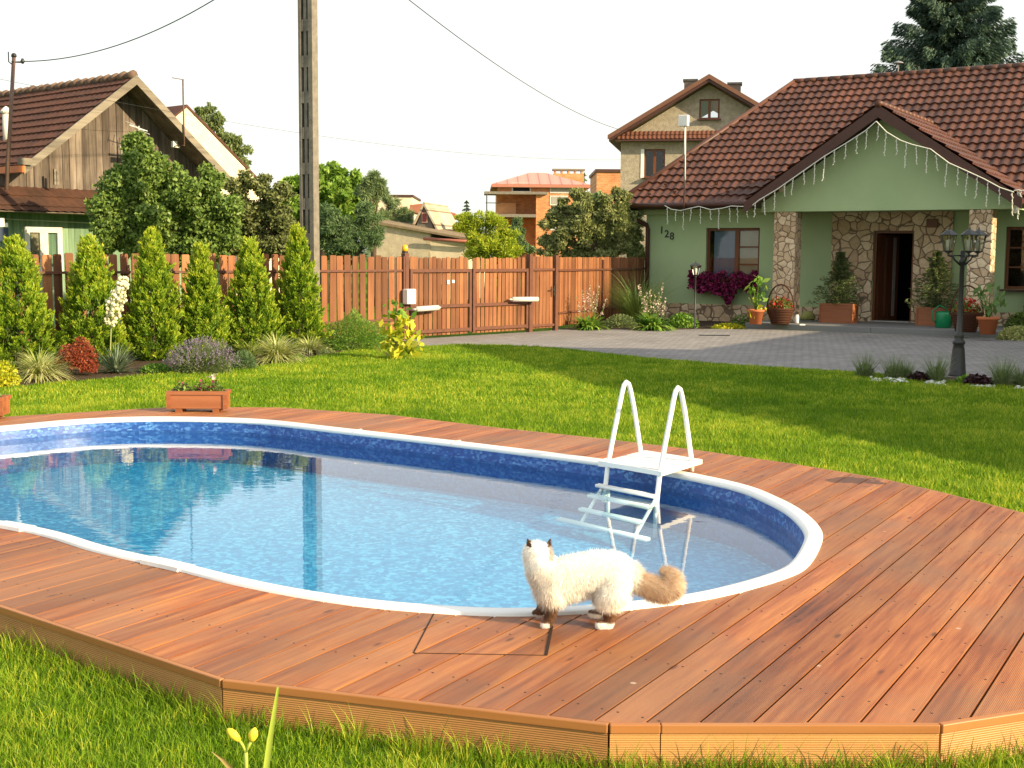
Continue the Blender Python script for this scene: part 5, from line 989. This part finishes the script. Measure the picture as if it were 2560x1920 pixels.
def planterbox(label,x,y,w_,d,h,rz_,legs=False,z=.141,cat='planter'):
    loc=sp(x,y,z); T=thing('wooden_planter',label,cat,loc,rz_); z0=.035 if legs else .0; mb=MB()
    mb.box(-w_/2,w_/2,-d/2,-d/2+.022,z0,h,.4); mb.box(-w_/2,w_/2,d/2-.022,d/2,z0,h,.6); mb.box(-w_/2,-w_/2+.02,-d/2+.022,d/2-.022,z0,h,.3); mb.box(w_/2-.02,w_/2,-d/2+.022,d/2-.022,z0,h,.7); mb.build('box',PLANTER_WOOD,T,bevel=.004)
    mb=MB(); mb.box(-w_/2-.012,w_/2+.012,-d/2-.012,-d/2+.026,h-.028,h+.006,.5); mb.box(-w_/2-.012,w_/2+.012,d/2-.026,d/2+.012,h-.028,h+.006,.4)
    for s_ in(-1,1): mb.box(s_*(w_/2-.007)-.02,s_*(w_/2-.007)+.02,-d/2-.014,-d/2-.001,z0,h-.029,.55)
    mb.build('trim',PLANTER_WOOD,T); MB().box(-w_/2+.02,w_/2-.02,-d/2+.022,d/2-.022,z0+.01,h-.025).build('soil',SOIL,T)
    if legs:
        for s_ in(-1,1): MB().box(s_*(w_/2-.10)-.03,s_*(w_/2-.10)+.03,-d/2-.005,d/2,0,z0-.001).build('foot',PLANTER_WOOD,T)
    return T
def smallspruce(T,h0,H,r,n=8000):
    P=[];O=[]
    for i in range(11):
        f=i/11; z=h0+(H-h0)*f*.95+.06; rr=r*(1-f)+.06
        for k in range(8): 
            a=2*PI*k/8+i*.7+random.uniform(-.2,.2); L=rr*random.uniform(.5,1.3); m=n//88; t=RN.uniform(.05,1,m); q=np.stack([np.cos(a)*L*t,np.sin(a)*L*t,z-.06*L*t+RN.uniform(-.05,.05,m)],1); sd=np.array([-math.sin(a),math.cos(a),0]); q+=sd*(RN.uniform(-1,1,m)*.3*L*(1.1-t))[:,None]; P.append(q); O.append(np.tile([math.cos(a),math.sin(a),.1],(m,1)))
    foliage(T,np.concatenate(P),.085,F_POTSPR,'crown',.2,np.concatenate(O),.6); MB().tube([(0,0,h0-.2),(0,0,H)],[.02,.005],5).build('trunk',BARK,T)
T=planterbox('reddish wooden planter with a small spruce left of the entrance door',1812,697,.78,.5,.46,R(-32)); smallspruce(T,.46,1.75,.58)
T=planterbox('dark wooden planter with a small spruce right of the entrance door',2018,703,.7,.5,.42,R(-32)); smallspruce(T,.42,1.78,.60)
T=thing('watering_can','green plastic watering can on the step in front of the right spruce','watering can',sp(2037,708)); GP=M('green_plastic',(.0,.20,.07),(.0,.17,.06),5,.35,.5)
MB().lathe([(.15,0),(.17,.02),(.18,.3),(.16,.36),(.12,.37),(.10,.34),(.01,.33)],(0,0,0),20).build('body',GP,T,True); MB().tube([(.15,0,.08),(.27,0,.25),(.34,0,.42)],[.03,.022,.016],8).build('spout',GP,T,True); MB().tube([(-.14,0,.10),(-.25,0,.18),(-.25,0,.38),(-.10,0,.50),(.05,0,.44),(.08,0,.36)],.015,8).build('handle',GP,T,True)
T=thing('candle','white grave candle standing on the porch step edge','candle',sp(1721,698)); MB().lathe([(.045,0),(.05,.02),(.05,.16),(.035,.18),(.035,.2),(.01,.2)],(0,0,0),14).build('jar',WHITE,T,True)
T=thing('paper_scrap','small white scrap lying beside the candle on the step','paper',sp(1733,703)); MB().box(-.07,.06,-.05,.05,0,.03).build('scrap',WHITE,T,bevel=.01)
T=thing('garden_shoes','pile of pink shoes and a pale bag left of the spruce planter','shoes',sp(1755,691)); 
mb=MB(); mb.lathe([(.16,0),(.2,.06),(.15,.16),(.05,.22)],(-.12,0,0),10); mb.build('bag',M('yellow_cloth',(.42,.42,.12),(.3,.32,.1),8,.8),T,True)
for dx in (.2,.34): mb=MB(); mb.lathe([(.05,0),(.07,.03),(.06,.08),(.02,.10)],(dx,0,0),10); mb.lathe([(.05,0),(.06,.03),(.05,.06),(.02,.07)],(dx+.02,-.09,0),10); mb.build('shoe',M('pink_rubber%d'%int(dx*100),(.5,.16,.18),(.4,.12,.14),5,.5),T,True)
# ---- garden bollard lamp
def lantern(T,c,r,h,mat=DARK_METAL,cage_only=False):
    """six sided lantern, base at c"""
    x,y,z=c; mb=MB(); mb.lathe([(r*.2,-.0),(r*.55,.02),(r*.6,.035)],c,6); mb.lathe([(r*1.12,h*.70),(r*1.15,h*.715),(r*.55,h*.86),(r*.32,h*.90),(r*.12,h*.94),(r*.05,h*1.05),(.002,h*1.06)],c,6)
    for k in range(6):
        a=2*PI*k/6; mb.tube([(x+math.cos(a)*r*.58,y+math.sin(a)*r*.58,z+.03),(x+math.cos(a)*r*1.0,y+math.sin(a)*r*1.0,z+h*.71)],r*.05,4)
    o=mb.build('lantern',mat,T); MB().lathe([(r*.54,.036),(r*.94,h*.70)],c,6).build('lamp_glass',PANE2,o); MB().lathe([(r*.2,.036),(r*.3,h*.3),(r*.3,h*.5),(.01,h*.55)],c,8).build('bulb',WHITE,o,True); return o
bl=thing('garden_light','small black garden lantern on a thin post in front of the stone plinth','lamp',gp(1500,711)); MB().lathe([(.07,0),(.07,.02),(.02,.04),(.018,1.22),(.03,1.24)],(0,0,0),10).build('pole',DARK_METAL,bl,True); lantern(bl,(0,0,1.24),.125,.34)
LPp=gp(2068,814); lp=thing('lamp_post','black three armed garden lamp post in the flower bed by the drive','lamp post',LPp,R(20)); 
mb=MB(); mb.lathe([(.125,0),(.13,.03),(.115,.06),(.085,.40),(.072,.46),(.088,.48),(.088,.51),(.06,.54),(.068,.58),(.068,.61),(.042,.64),(.036,1.0),(.033,1.62),(.048,1.64),(.048,1.67),(.034,1.69),(.035,1.80),(.026,1.81)],(0,0,0),16); mb.build('pole',DARK_METAL,lp,True,)
for k in range(3):
    a=[R(166),R(-20),R(252)][k]; ca,sa_=math.cos(a),math.sin(a); mb=MB(); mb.tube([(ca*.03,sa_*.03,1.60),(ca*.12,sa_*.12,1.68),(ca*.14,sa_*.14,1.72),(ca*.215,sa_*.215,1.735),(ca*.215,sa_*.215,1.77)],.014,7); mb.tube([(ca*.02,sa_*.02,1.735),(ca*.215,sa_*.215,1.735)],.012,6); mb.build('arm',DARK_METAL,lp,True)
    lantern(lp,(ca*.215,sa_*.215,1.77),.115,.36)
for i,(x,y,s,kind) in enumerate([(1868,816,.34,0),(1930,820,.34,0),(1955,820,.26,0),(2022,826,.38,0),(2165,836,.40,0),(2205,836,.3,0),(1985,825,.17,1),(2112,834,.2,1),(2090,830,.15,2)]):
    lb=['wispy green lavender plant at the left end of the lamp bed','second wispy lavender plant from the left in the lamp bed','short wispy lavender between two taller plants left of the dark leaves','wispy lavender plant just left of the lamp post','largest wispy lavender plant right of the lamp post','wispy plant at the right picture edge in the lamp bed','dark purple leaved plant left of the lamp post','dark purple leaved plant right of the lamp post on white pebbles','small green cushion at the foot of the lamp post'][i]
    T=plant('lavender_plant' if kind==0 else 'coral_bells' if kind==1 else 'low_shrub',lb,'plant',gp(x,y))
    if kind==0:
        v,a=blades((0,0,0),220,s*1.25,0,.006,.5,4,.09,(45,88)); link('stem',fast_mesh('stem',v,4,a),F_LAV,T); P,O=dome(1300,s*.42,s*.42,s*.6); foliage(T,P,.035,F_LAV,aspect=.2,out=O,outw=.7)
    else: P,O=dome(420,s,s,s*.8); foliage(T,P,.06,F_DARKP if kind==1 else F_GREEN,aspect=.8,out=O,outw=.4)
mh=thing('manhole_cover','thin dark metal drain cover set in the sunlit drive','drain cover',gp(1543,726)); MB().box(-.32,.32,-.12,.12,.012,.022).build('cover',DARK_METAL,mh)
hc=thing('hose_pipe','short curved white pipe sticking out beside the wicket post','pipe',gp(1213,712)); MB().tube([(-.06,0,0),(-.06,0,.25),(-.0,0,.36),(.07,0,.33)],.014,7).build('pipe',WHITE_DIRTY,hc,True)
# ---- planters on the deck
def deckplanter(x,y,label,w_=.56):
    T=planterbox(label,x,y,w_,.2,.20,R(1),True,DZ); 
    for cx in (-.16,.02,.15): 
        P,O=dome(140,.09,.07,.10,.18); P[:,0]+=cx; foliage(T,P,.045,F_LILAC,out=O,outw=.4); P,O=dome(26,.07,.05,.11,.2); P[:,0]+=cx; foliage(T,P,.03,F_MAGENTA,'blossom',.8)
    mb=MB(); mb.tube([(.12,0,.18),(.13,.0,.33)],.003,4); mb.build('stem',F_GREEN,T); P=RN.normal(size=(22,3))*.022+np.array([.13,0,.345]); foliage(T,P,.03,F_PINK,'blossom',.8)
deckplanter(431,888,'reddish wooden planter with small flowers on the far deck edge'); deckplanter(-52,903,'wooden planter mostly cut off by the left picture edge')
# ---- foreground lily
gl_=X(560,1659,2.55); T=plant('day_lily','yellow day lily buds and a long leaf rising at the bottom edge of the picture','flower',(gl_[0],gl_[1],0)); p0=np.array([gl_[0],gl_[1],0])
def q_(x,y,dy=0.): return X(x,y,gl_[1]+dy)-p0
LG=M('lily_stem',(.35,.42,.06),(.28,.36,.05),4,.5); LY=M('yellow_bud',(.80,.62,.04),(.65,.52,.05),9,.5)
mb=MB(); j=q_(531,1625); mb.tube([(-.02,0,0),q_(532,1659),j],.0045,6); mb.tube([j,q_(524,1610),q_(517,1600)],.0035,6); mb.tube([j,q_(537,1612),q_(543,1600)],.0035,6); mb.build('stem',LG,T,True)
for (a,b_) in (((517,1600),(491,1574)),((543,1602),(551,1572))):
    a,b_=q_(*a),q_(*b_); mb=MB(); mb.tube([a+(b_-a)*t for t in (0,.2,.5,.8,1)],[.004,.008,.0105,.008,.002],8); mb.build('bud',LY,T,True)
def leafstrip(pts,ws,mat=LG,name='leaf'):
    vs=[];fs=[]
    for i,(p,w_) in enumerate(zip(pts,ws)): p=np.array(p); vs+= [p+np.array([-w_/2,0,0]),p+np.array([0,.25*w_,0]),p+np.array([w_/2,0,0])]
    for i in range(len(pts)-1): fs+=[(3*i,3*i+1,3*i+4,3*i+3),(3*i+1,3*i+2,3*i+5,3*i+4)]
    return MB().add(vs,fs).build(name,mat,T,True)
leafstrip([(.04,.02,0),q_(574,1670,.02),q_(583,1600,.02),q_(594,1530,.02),q_(601,1484,.02)],[.014,.014,.0125,.009,.005])
leafstrip([(-.03,0,.0),q_(505,1668),q_(480,1640),q_(458,1624)],[.016,.016,.012,.003],M('dry_lily_leaf',(.32,.22,.08),(.25,.2,.06),5,.6))
# ================================================================== GRASS BLADES
def grassfield(poly,n,h,w_,holes=(),hj=.35,frust=.44,lean=.45,hmap=None):
    poly=np.array(poly); lo,hi=poly.min(0),poly.max(0); P=RN.uniform(0,1,(int(n),2))*(hi-lo)+lo
    ok=inside(poly,P)&(np.abs(P[:,0])<frust*P[:,1]+.4)
    for hl in holes: ok&=~inside(hl,P)
    P=P[ok]; m=len(P); a=RN.uniform(0,2*PI,m); H=h*RN.uniform(1-hj,1+hj,m)
    if hmap is not None: H=H*hmap(P)
    cl=.5+.5*np.sin(P[:,0]*9+3*np.sin(P[:,1]*5))*np.sin(P[:,1]*8+2*np.sin(P[:,0]*7)); H*=.8+.4*cl
    b=np.concatenate([P,np.zeros((m,1))],1); s=np.stack([np.cos(a),np.sin(a),np.zeros(m)],1)*(w_*RN.uniform(.7,1.3,m))[:,None]*.5
    la=RN.uniform(0,2*PI,m); ln=np.stack([np.cos(la),np.sin(la),np.zeros(m)],1)*(H*lean*RN.uniform(.1,1.2,m))[:,None]; up=np.array([0,0,1.])*H[:,None]
    mid=b+ln*.35+up*.6; tip=b+ln+up*.98
    q1=np.stack([b-s,b+s,mid+s*.8,mid-s*.8],1); q2=np.stack([mid-s*.8,mid+s*.8,tip+s*.08,tip-s*.08],1)
    return np.stack([q1,q2],1).reshape(-1,3),np.repeat(np.clip(RN.uniform(0,.85,m)+.25*(cl-.5),0,1),2)
NEAR=[(-3.3,3.),(-.9,1.6),(.9,1.6),(2.6,3.),(3.6,5.2),(3.1,5.2),(2.45,4.4),(1.43,4.01),(.33,3.99),(-1.05,4.4),(-2.25,5.34),(-3.2,6.1)]
LAWN_FAR=[(3.3,7.0),(4.9,9),(7.5,14),(6.7,16.3),(5.1,18.4),(3.5,19.4),(2.2,20.7),(.8,22.8),(-.1,23.35),(-1.0,23.5),(-1.7,22.8),(-2.7,21.9),(-3.25,20.5),(-3.75,18.6),(-4.4,17.7),(-5.1,17.0),(-6.0,15.8),(-6.5,15.),(-9.,12.5),(-9,9)]
HL=[DECK_OUT]
def strip(y0,y1): 
    L=np.array(LAWN_FAR); return [(p[0],min(max(p[1],y0),y1)) for p in L]
def edgeh(P):
    d=np.full(len(P),9.); A=np.array(DECK_OUT)
    for i in range(len(A)):
        a,b=A[i],A[(i+1)%len(A)]; ab=b-a; t=np.clip(((P-a)@ab)/(ab@ab),0,1); d=np.minimum(d,np.linalg.norm(P-(a+ab*t[:,None]),axis=1))
    return 1+np.exp(-(d/.09)**2)*RN.uniform(0,1.3,len(P))
parts=[grassfield(NEAR,280000,.042,.0034,HL,hmap=edgeh,lean=.8,frust=.55),grassfield([(-9,6.0),(8.5,5.),(8.5,14),(-9,14)],640000,.045,.0060,HL+[BED],hmap=edgeh,lean=.7,frust=.62)]
f=[p for p in LAWN_FAR if p[1]>=14]; far=[(7.5,14),(6.7,16.3),(5.1,18.4),(3.5,19.4),(2.2,20.7),(.8,22.8),(-.1,23.35),(-1.0,23.5),(-1.7,22.8),(-2.7,21.9),(-3.25,20.5),(-3.75,18.6),(-4.4,17.7),(-5.1,17.0),(-6.0,15.8),(-6.5,15.),(-7.5,14)]
parts.append(grassfield(far,330000,.045,.010,[BED],lean=.6))
v=np.concatenate([p[0] for p in parts]); a=np.concatenate([p[1] for p in parts])
o=link('grass',fast_mesh('grass',v,4,a),GRASS); o['kind']='stuff'; o['label']='short green lawn grass around the deck'
# longer weeds against the front fascia
Pv=[];Av=[]
for i in range(95):
    seg=random.choice([(-2.24,5.36,-1.04,4.42),(-1.04,4.42,.33,4.01),(-1.04,4.42,.33,4.01),(.33,4.01,1.43,4.03),(.33,4.01,1.43,4.03),(1.43,4.03,2.2,4.32)]); t=random.random(); x=seg[0]+(seg[2]-seg[0])*t; y=seg[1]+(seg[3]-seg[1])*t-random.uniform(.02,.14)
    v,a=blades((x,y,0),random.randint(3,16),random.uniform(.08,.2),0,.0035,.8,4,.04,(50,88)); Pv.append(v);Av.append(a)
o=link('tall_grass',fast_mesh('tall_grass',np.concatenate(Pv),4,np.concatenate(Av)),GRASS); o['kind']='stuff'; o['label']='longer unmown grass stalks along the front edge of the deck'
# ================================================================== CAT
cy0=G(1250,1350,DZ)[1]; CS=cy0*K/FPX
cb=X(1250,1350,cy0); cat_o=thing('cat','long haired cream cat with brown legs and bushy tan tail standing on the deck','cat',(cb[0],cb[1],DZ))
def cp(x,y,d=0.): return np.array([(x-1250)*CS,d,max(0.,(1352-y)*CS*1.03)])
chains=[ # (points (x,y,depth,r_px))
 [(1190,1255,.0,44),(1235,1240,.0,44),(1290,1232,.0,45),(1325,1233,.0,45),(1348,1242,.0,35)],
 [(1186,1266,.0,34),(1230,1262,0,31),(1270,1256,0,26)],
 [(1190,1258,.0,44),(1172,1235,.01,40),(1160,1212,.03,32)],
 [(1159,1206,.035,34),(1152,1203,.075,28),(1146,1212,.11,14)],
 [(1185,1270,-.03,30),(1188,1300,-.035,19),(1186,1328,-.035,13),(1180,1342,-.04,11)],
 [(1180,1345,-.04,10),(1172,1347,-.05,9)],
 [(1180,1272,.04,28),(1176,1300,.05,17),(1170,1322,.07,12),(1164,1336,.08,10)],
 [(1162,1338,.08,9),(1154,1339,.085,8)],
 [(1326,1250,-.03,37),(1318,1275,-.045,32),(1308,1300,-.05,24),(1320,1322,-.05,14),(1312,1344,-.05,11)],
 [(1312,1347,-.05,11),(1294,1349,-.055,11)],
 [(1330,1252,.05,34),(1312,1280,.06,27),(1300,1302,.065,20),(1306,1322,.075,13),(1296,1336,.08,10)],
 [(1296,1338,.08,10),(1280,1339,.085,9)],
]
tail=[(1350,1238,.0,18),(1377,1252,-.01,20),(1410,1266,-.02,24),(1432,1270,-.03,24),(1448,1263,-.03,21),(1454,1249,-.02,17),(1448,1238,.0,13),(1434,1233,.01,9)]
def field(chs):
    o=[]
    for ch in chs:
        for a,b in zip(ch[:-1],ch[1:]):
            n=7
            for k in range(n+1): t=k/n; o.append([*(cp(a[0],a[1],a[2])*(1-t)+cp(b[0],b[1],b[2])*t),(a[3]*(1-t)+b[3]*t)*CS])
    return o
bmc=bmesh.new()
for x,y,z,r in field(chains+[tail]): bmesh.ops.create_icosphere(bmc,subdivisions=2,radius=r,matrix=Matrix.Translation((x,y,max(z,r*.8 if z<.02 else z))) )
# ears
for (x,y,dx) in ((1139,1186,-4),(1181,1186,5)):
    c=cp(x,y,.045); t_=cp(x+dx,y-20,.05); bmesh.ops.create_cone(bmc,segments=10,cap_ends=True,radius1=.016,radius2=.002,depth=.042,matrix=Matrix.Translation(tuple((c+t_)/2))@Matrix.Rotation(R(dx*3.2),4,'Y')@Matrix.Diagonal((1,.45,1,1)))
# muzzle, pointing away over the pool
bmesh.ops.create_icosphere(bmc,subdivisions=2,radius=.018,matrix=Matrix.Translation(tuple(cp(1144,1216,.145))))
me=bpy.data.meshes.new('catraw'); bmc.to_mesh(me); bmc.free(); tmp=bpy.data.objects.new('tmp',me); col.objects.link(tmp)
rm=tmp.modifiers.new('r','REMESH'); rm.mode='VOXEL'; rm.voxel_size=.0052; rm.use_smooth_shade=True; sm=tmp.modifiers.new('s','SMOOTH'); sm.iterations=7; sm.factor=.5
bpy.context.view_layer.update(); cm_=bpy.data.meshes.new_from_object(tmp.evaluated_get(bpy.context.evaluated_depsgraph_get())); bpy.data.objects.remove(tmp); cm_.name='body'
co=np.empty(len(cm_.vertices)*3,dtype=np.float32); cm_.vertices.foreach_get('co',co); co=co.reshape(-1,3)
co[:,2]=np.maximum(co[:,2],.001); cm_.vertices.foreach_set('co',co.ravel()); cm_.update()
def px(P): return P[:,0]/CS+1250, 1352-P[:,2]/(CS*1.03)
def ss(a,b,x): t=np.clip((x-a)/(b-a),0,1); return t*t*(3-2*t)
def catcol(P):
    x,y=px(P); n=len(P); cream=np.array([.92,.89,.81]); c=np.tile(cream,(n,1)); brown=np.array([.13,.065,.035]); tan=np.array([.66,.45,.26]); white=np.array([.85,.82,.76])
    def lay(c,k,w): return c*(1-w[:,None])+k*w[:,None]
    nz=.5+.5*np.sin(P[:,0]*140+P[:,2]*60)*np.sin(P[:,2]*120+P[:,1]*80)
    under=ss(1255,1310,y)*(x<1372); c=lay(c,np.array([.66,.46,.26]),under*.55*(.5+.5*nz))
    fl=(x<1232)&(y>1285); c=lay(c,brown,np.where(fl,ss(1284,1308,y),0))
    hl=(x>1262)&(x<1360)&(y>1290); c=lay(c,brown*1.5,np.where(hl,ss(1296,1320,y),0))
    c=lay(c,white,np.where((y>1337)&(x>1262)&(x<1360),1.,0)); c=lay(c,white,np.where((y>1340)&(x<1184),.8,0))
    c=lay(c,tan,ss(1360,1384,x)*(.72+.28*nz))
    c=lay(c,np.array([.62,.50,.36]),ss(1215,1245,y)*(x<1190)*(y<1290)*.4)
    c=lay(c,brown*.7,np.where((y<1184)&((x<1144)|(x>1177))&(x<1200),1.,0)); c=lay(c,brown,np.where((P[:,1]>.10)&(x<1200)&(y<1240),1.,0)); c=lay(c,brown*1.6,np.where((x>1180)&(x<1192)&(y<1208)&(y>1180),.6,0))
    return c
def setcol(me,c):
    a_=me.color_attributes.new('coat','FLOAT_COLOR','POINT'); a_.data.foreach_set('color',np.concatenate([c,np.ones((len(c),1))],1).astype(np.float32).ravel())
m,t,b=base('cat_coat',.8,.15); at_=nn(t,'ShaderNodeAttribute',attribute_name='coat'); t.links.new(at_.outputs['Color'],b.inputs['Base Color'])
setcol(cm_,catcol(co)); cm_.materials.clear(); body=link('body',cm_,m,cat_o)
# fur: thin tapered strands from the body surface
cm_.calc_loop_triangles(); T3=np.empty(len(cm_.loop_triangles)*3,dtype=np.int32); cm_.loop_triangles.foreach_get('vertices',T3); T3=T3.reshape(-1,3)
no=np.empty(len(cm_.vertices)*3,dtype=np.float32); cm_.vertices.foreach_get('normal',no); no=no.reshape(-1,3)
A,B,C_=co[T3[:,0]],co[T3[:,1]],co[T3[:,2]]; ar=np.linalg.norm(np.cross(B-A,C_-A),axis=1); NF=90000; idx=RN.choice(len(T3),NF,p=ar/ar.sum()); r1=np.sqrt(RN.uniform(0,1,NF))[:,None]; r2=RN.uniform(0,1,NF)[:,None]
P=A[idx]*(1-r1)+B[idx]*r1*(1-r2)+C_[idx]*r1*r2; Nn=no[T3[idx,0]]; x,y=px(P)
flow=np.where((x>1364)[:,None],np.array([.75,0,-.35]),np.array([.40,0,-.70])); leg=(y>1300)&(x<1360); L=np.where(leg,.006,np.where(x>1364,.028,.015)); L=np.where((y>1270)&(y<1312)&~leg,.026,L); L=np.where((y<1215)&(x<1200),.010,L)*RN.uniform(.5,1.5,NF)
d=Nn*.52+flow*.72+RN.normal(size=(NF,3))*.18; d/=np.linalg.norm(d,axis=1)[:,None]; s=np.cross(d,Nn)+1e-6; s/=np.linalg.norm(s,axis=1)[:,None]; wd=.0008
mid=P+d*(L*.55)[:,None]; tip=P+d*L[:,None]+np.array([0,0,-1.])*(L*.12)[:,None]; tip[:,2]=np.maximum(tip[:,2],.001); mid[:,2]=np.maximum(mid[:,2],.001)
q=np.stack([P-s*wd,P+s*wd,tip+s*wd*.1,tip-s*wd*.1],1).reshape(-1,3); fm=fast_mesh('fur',q,4); cc=catcol(P)*RN.uniform(.90,1.10,(NF,1)); setcol(fm,np.repeat(np.clip(cc,0,1),4,axis=0)); link('fur',fm,m,body)
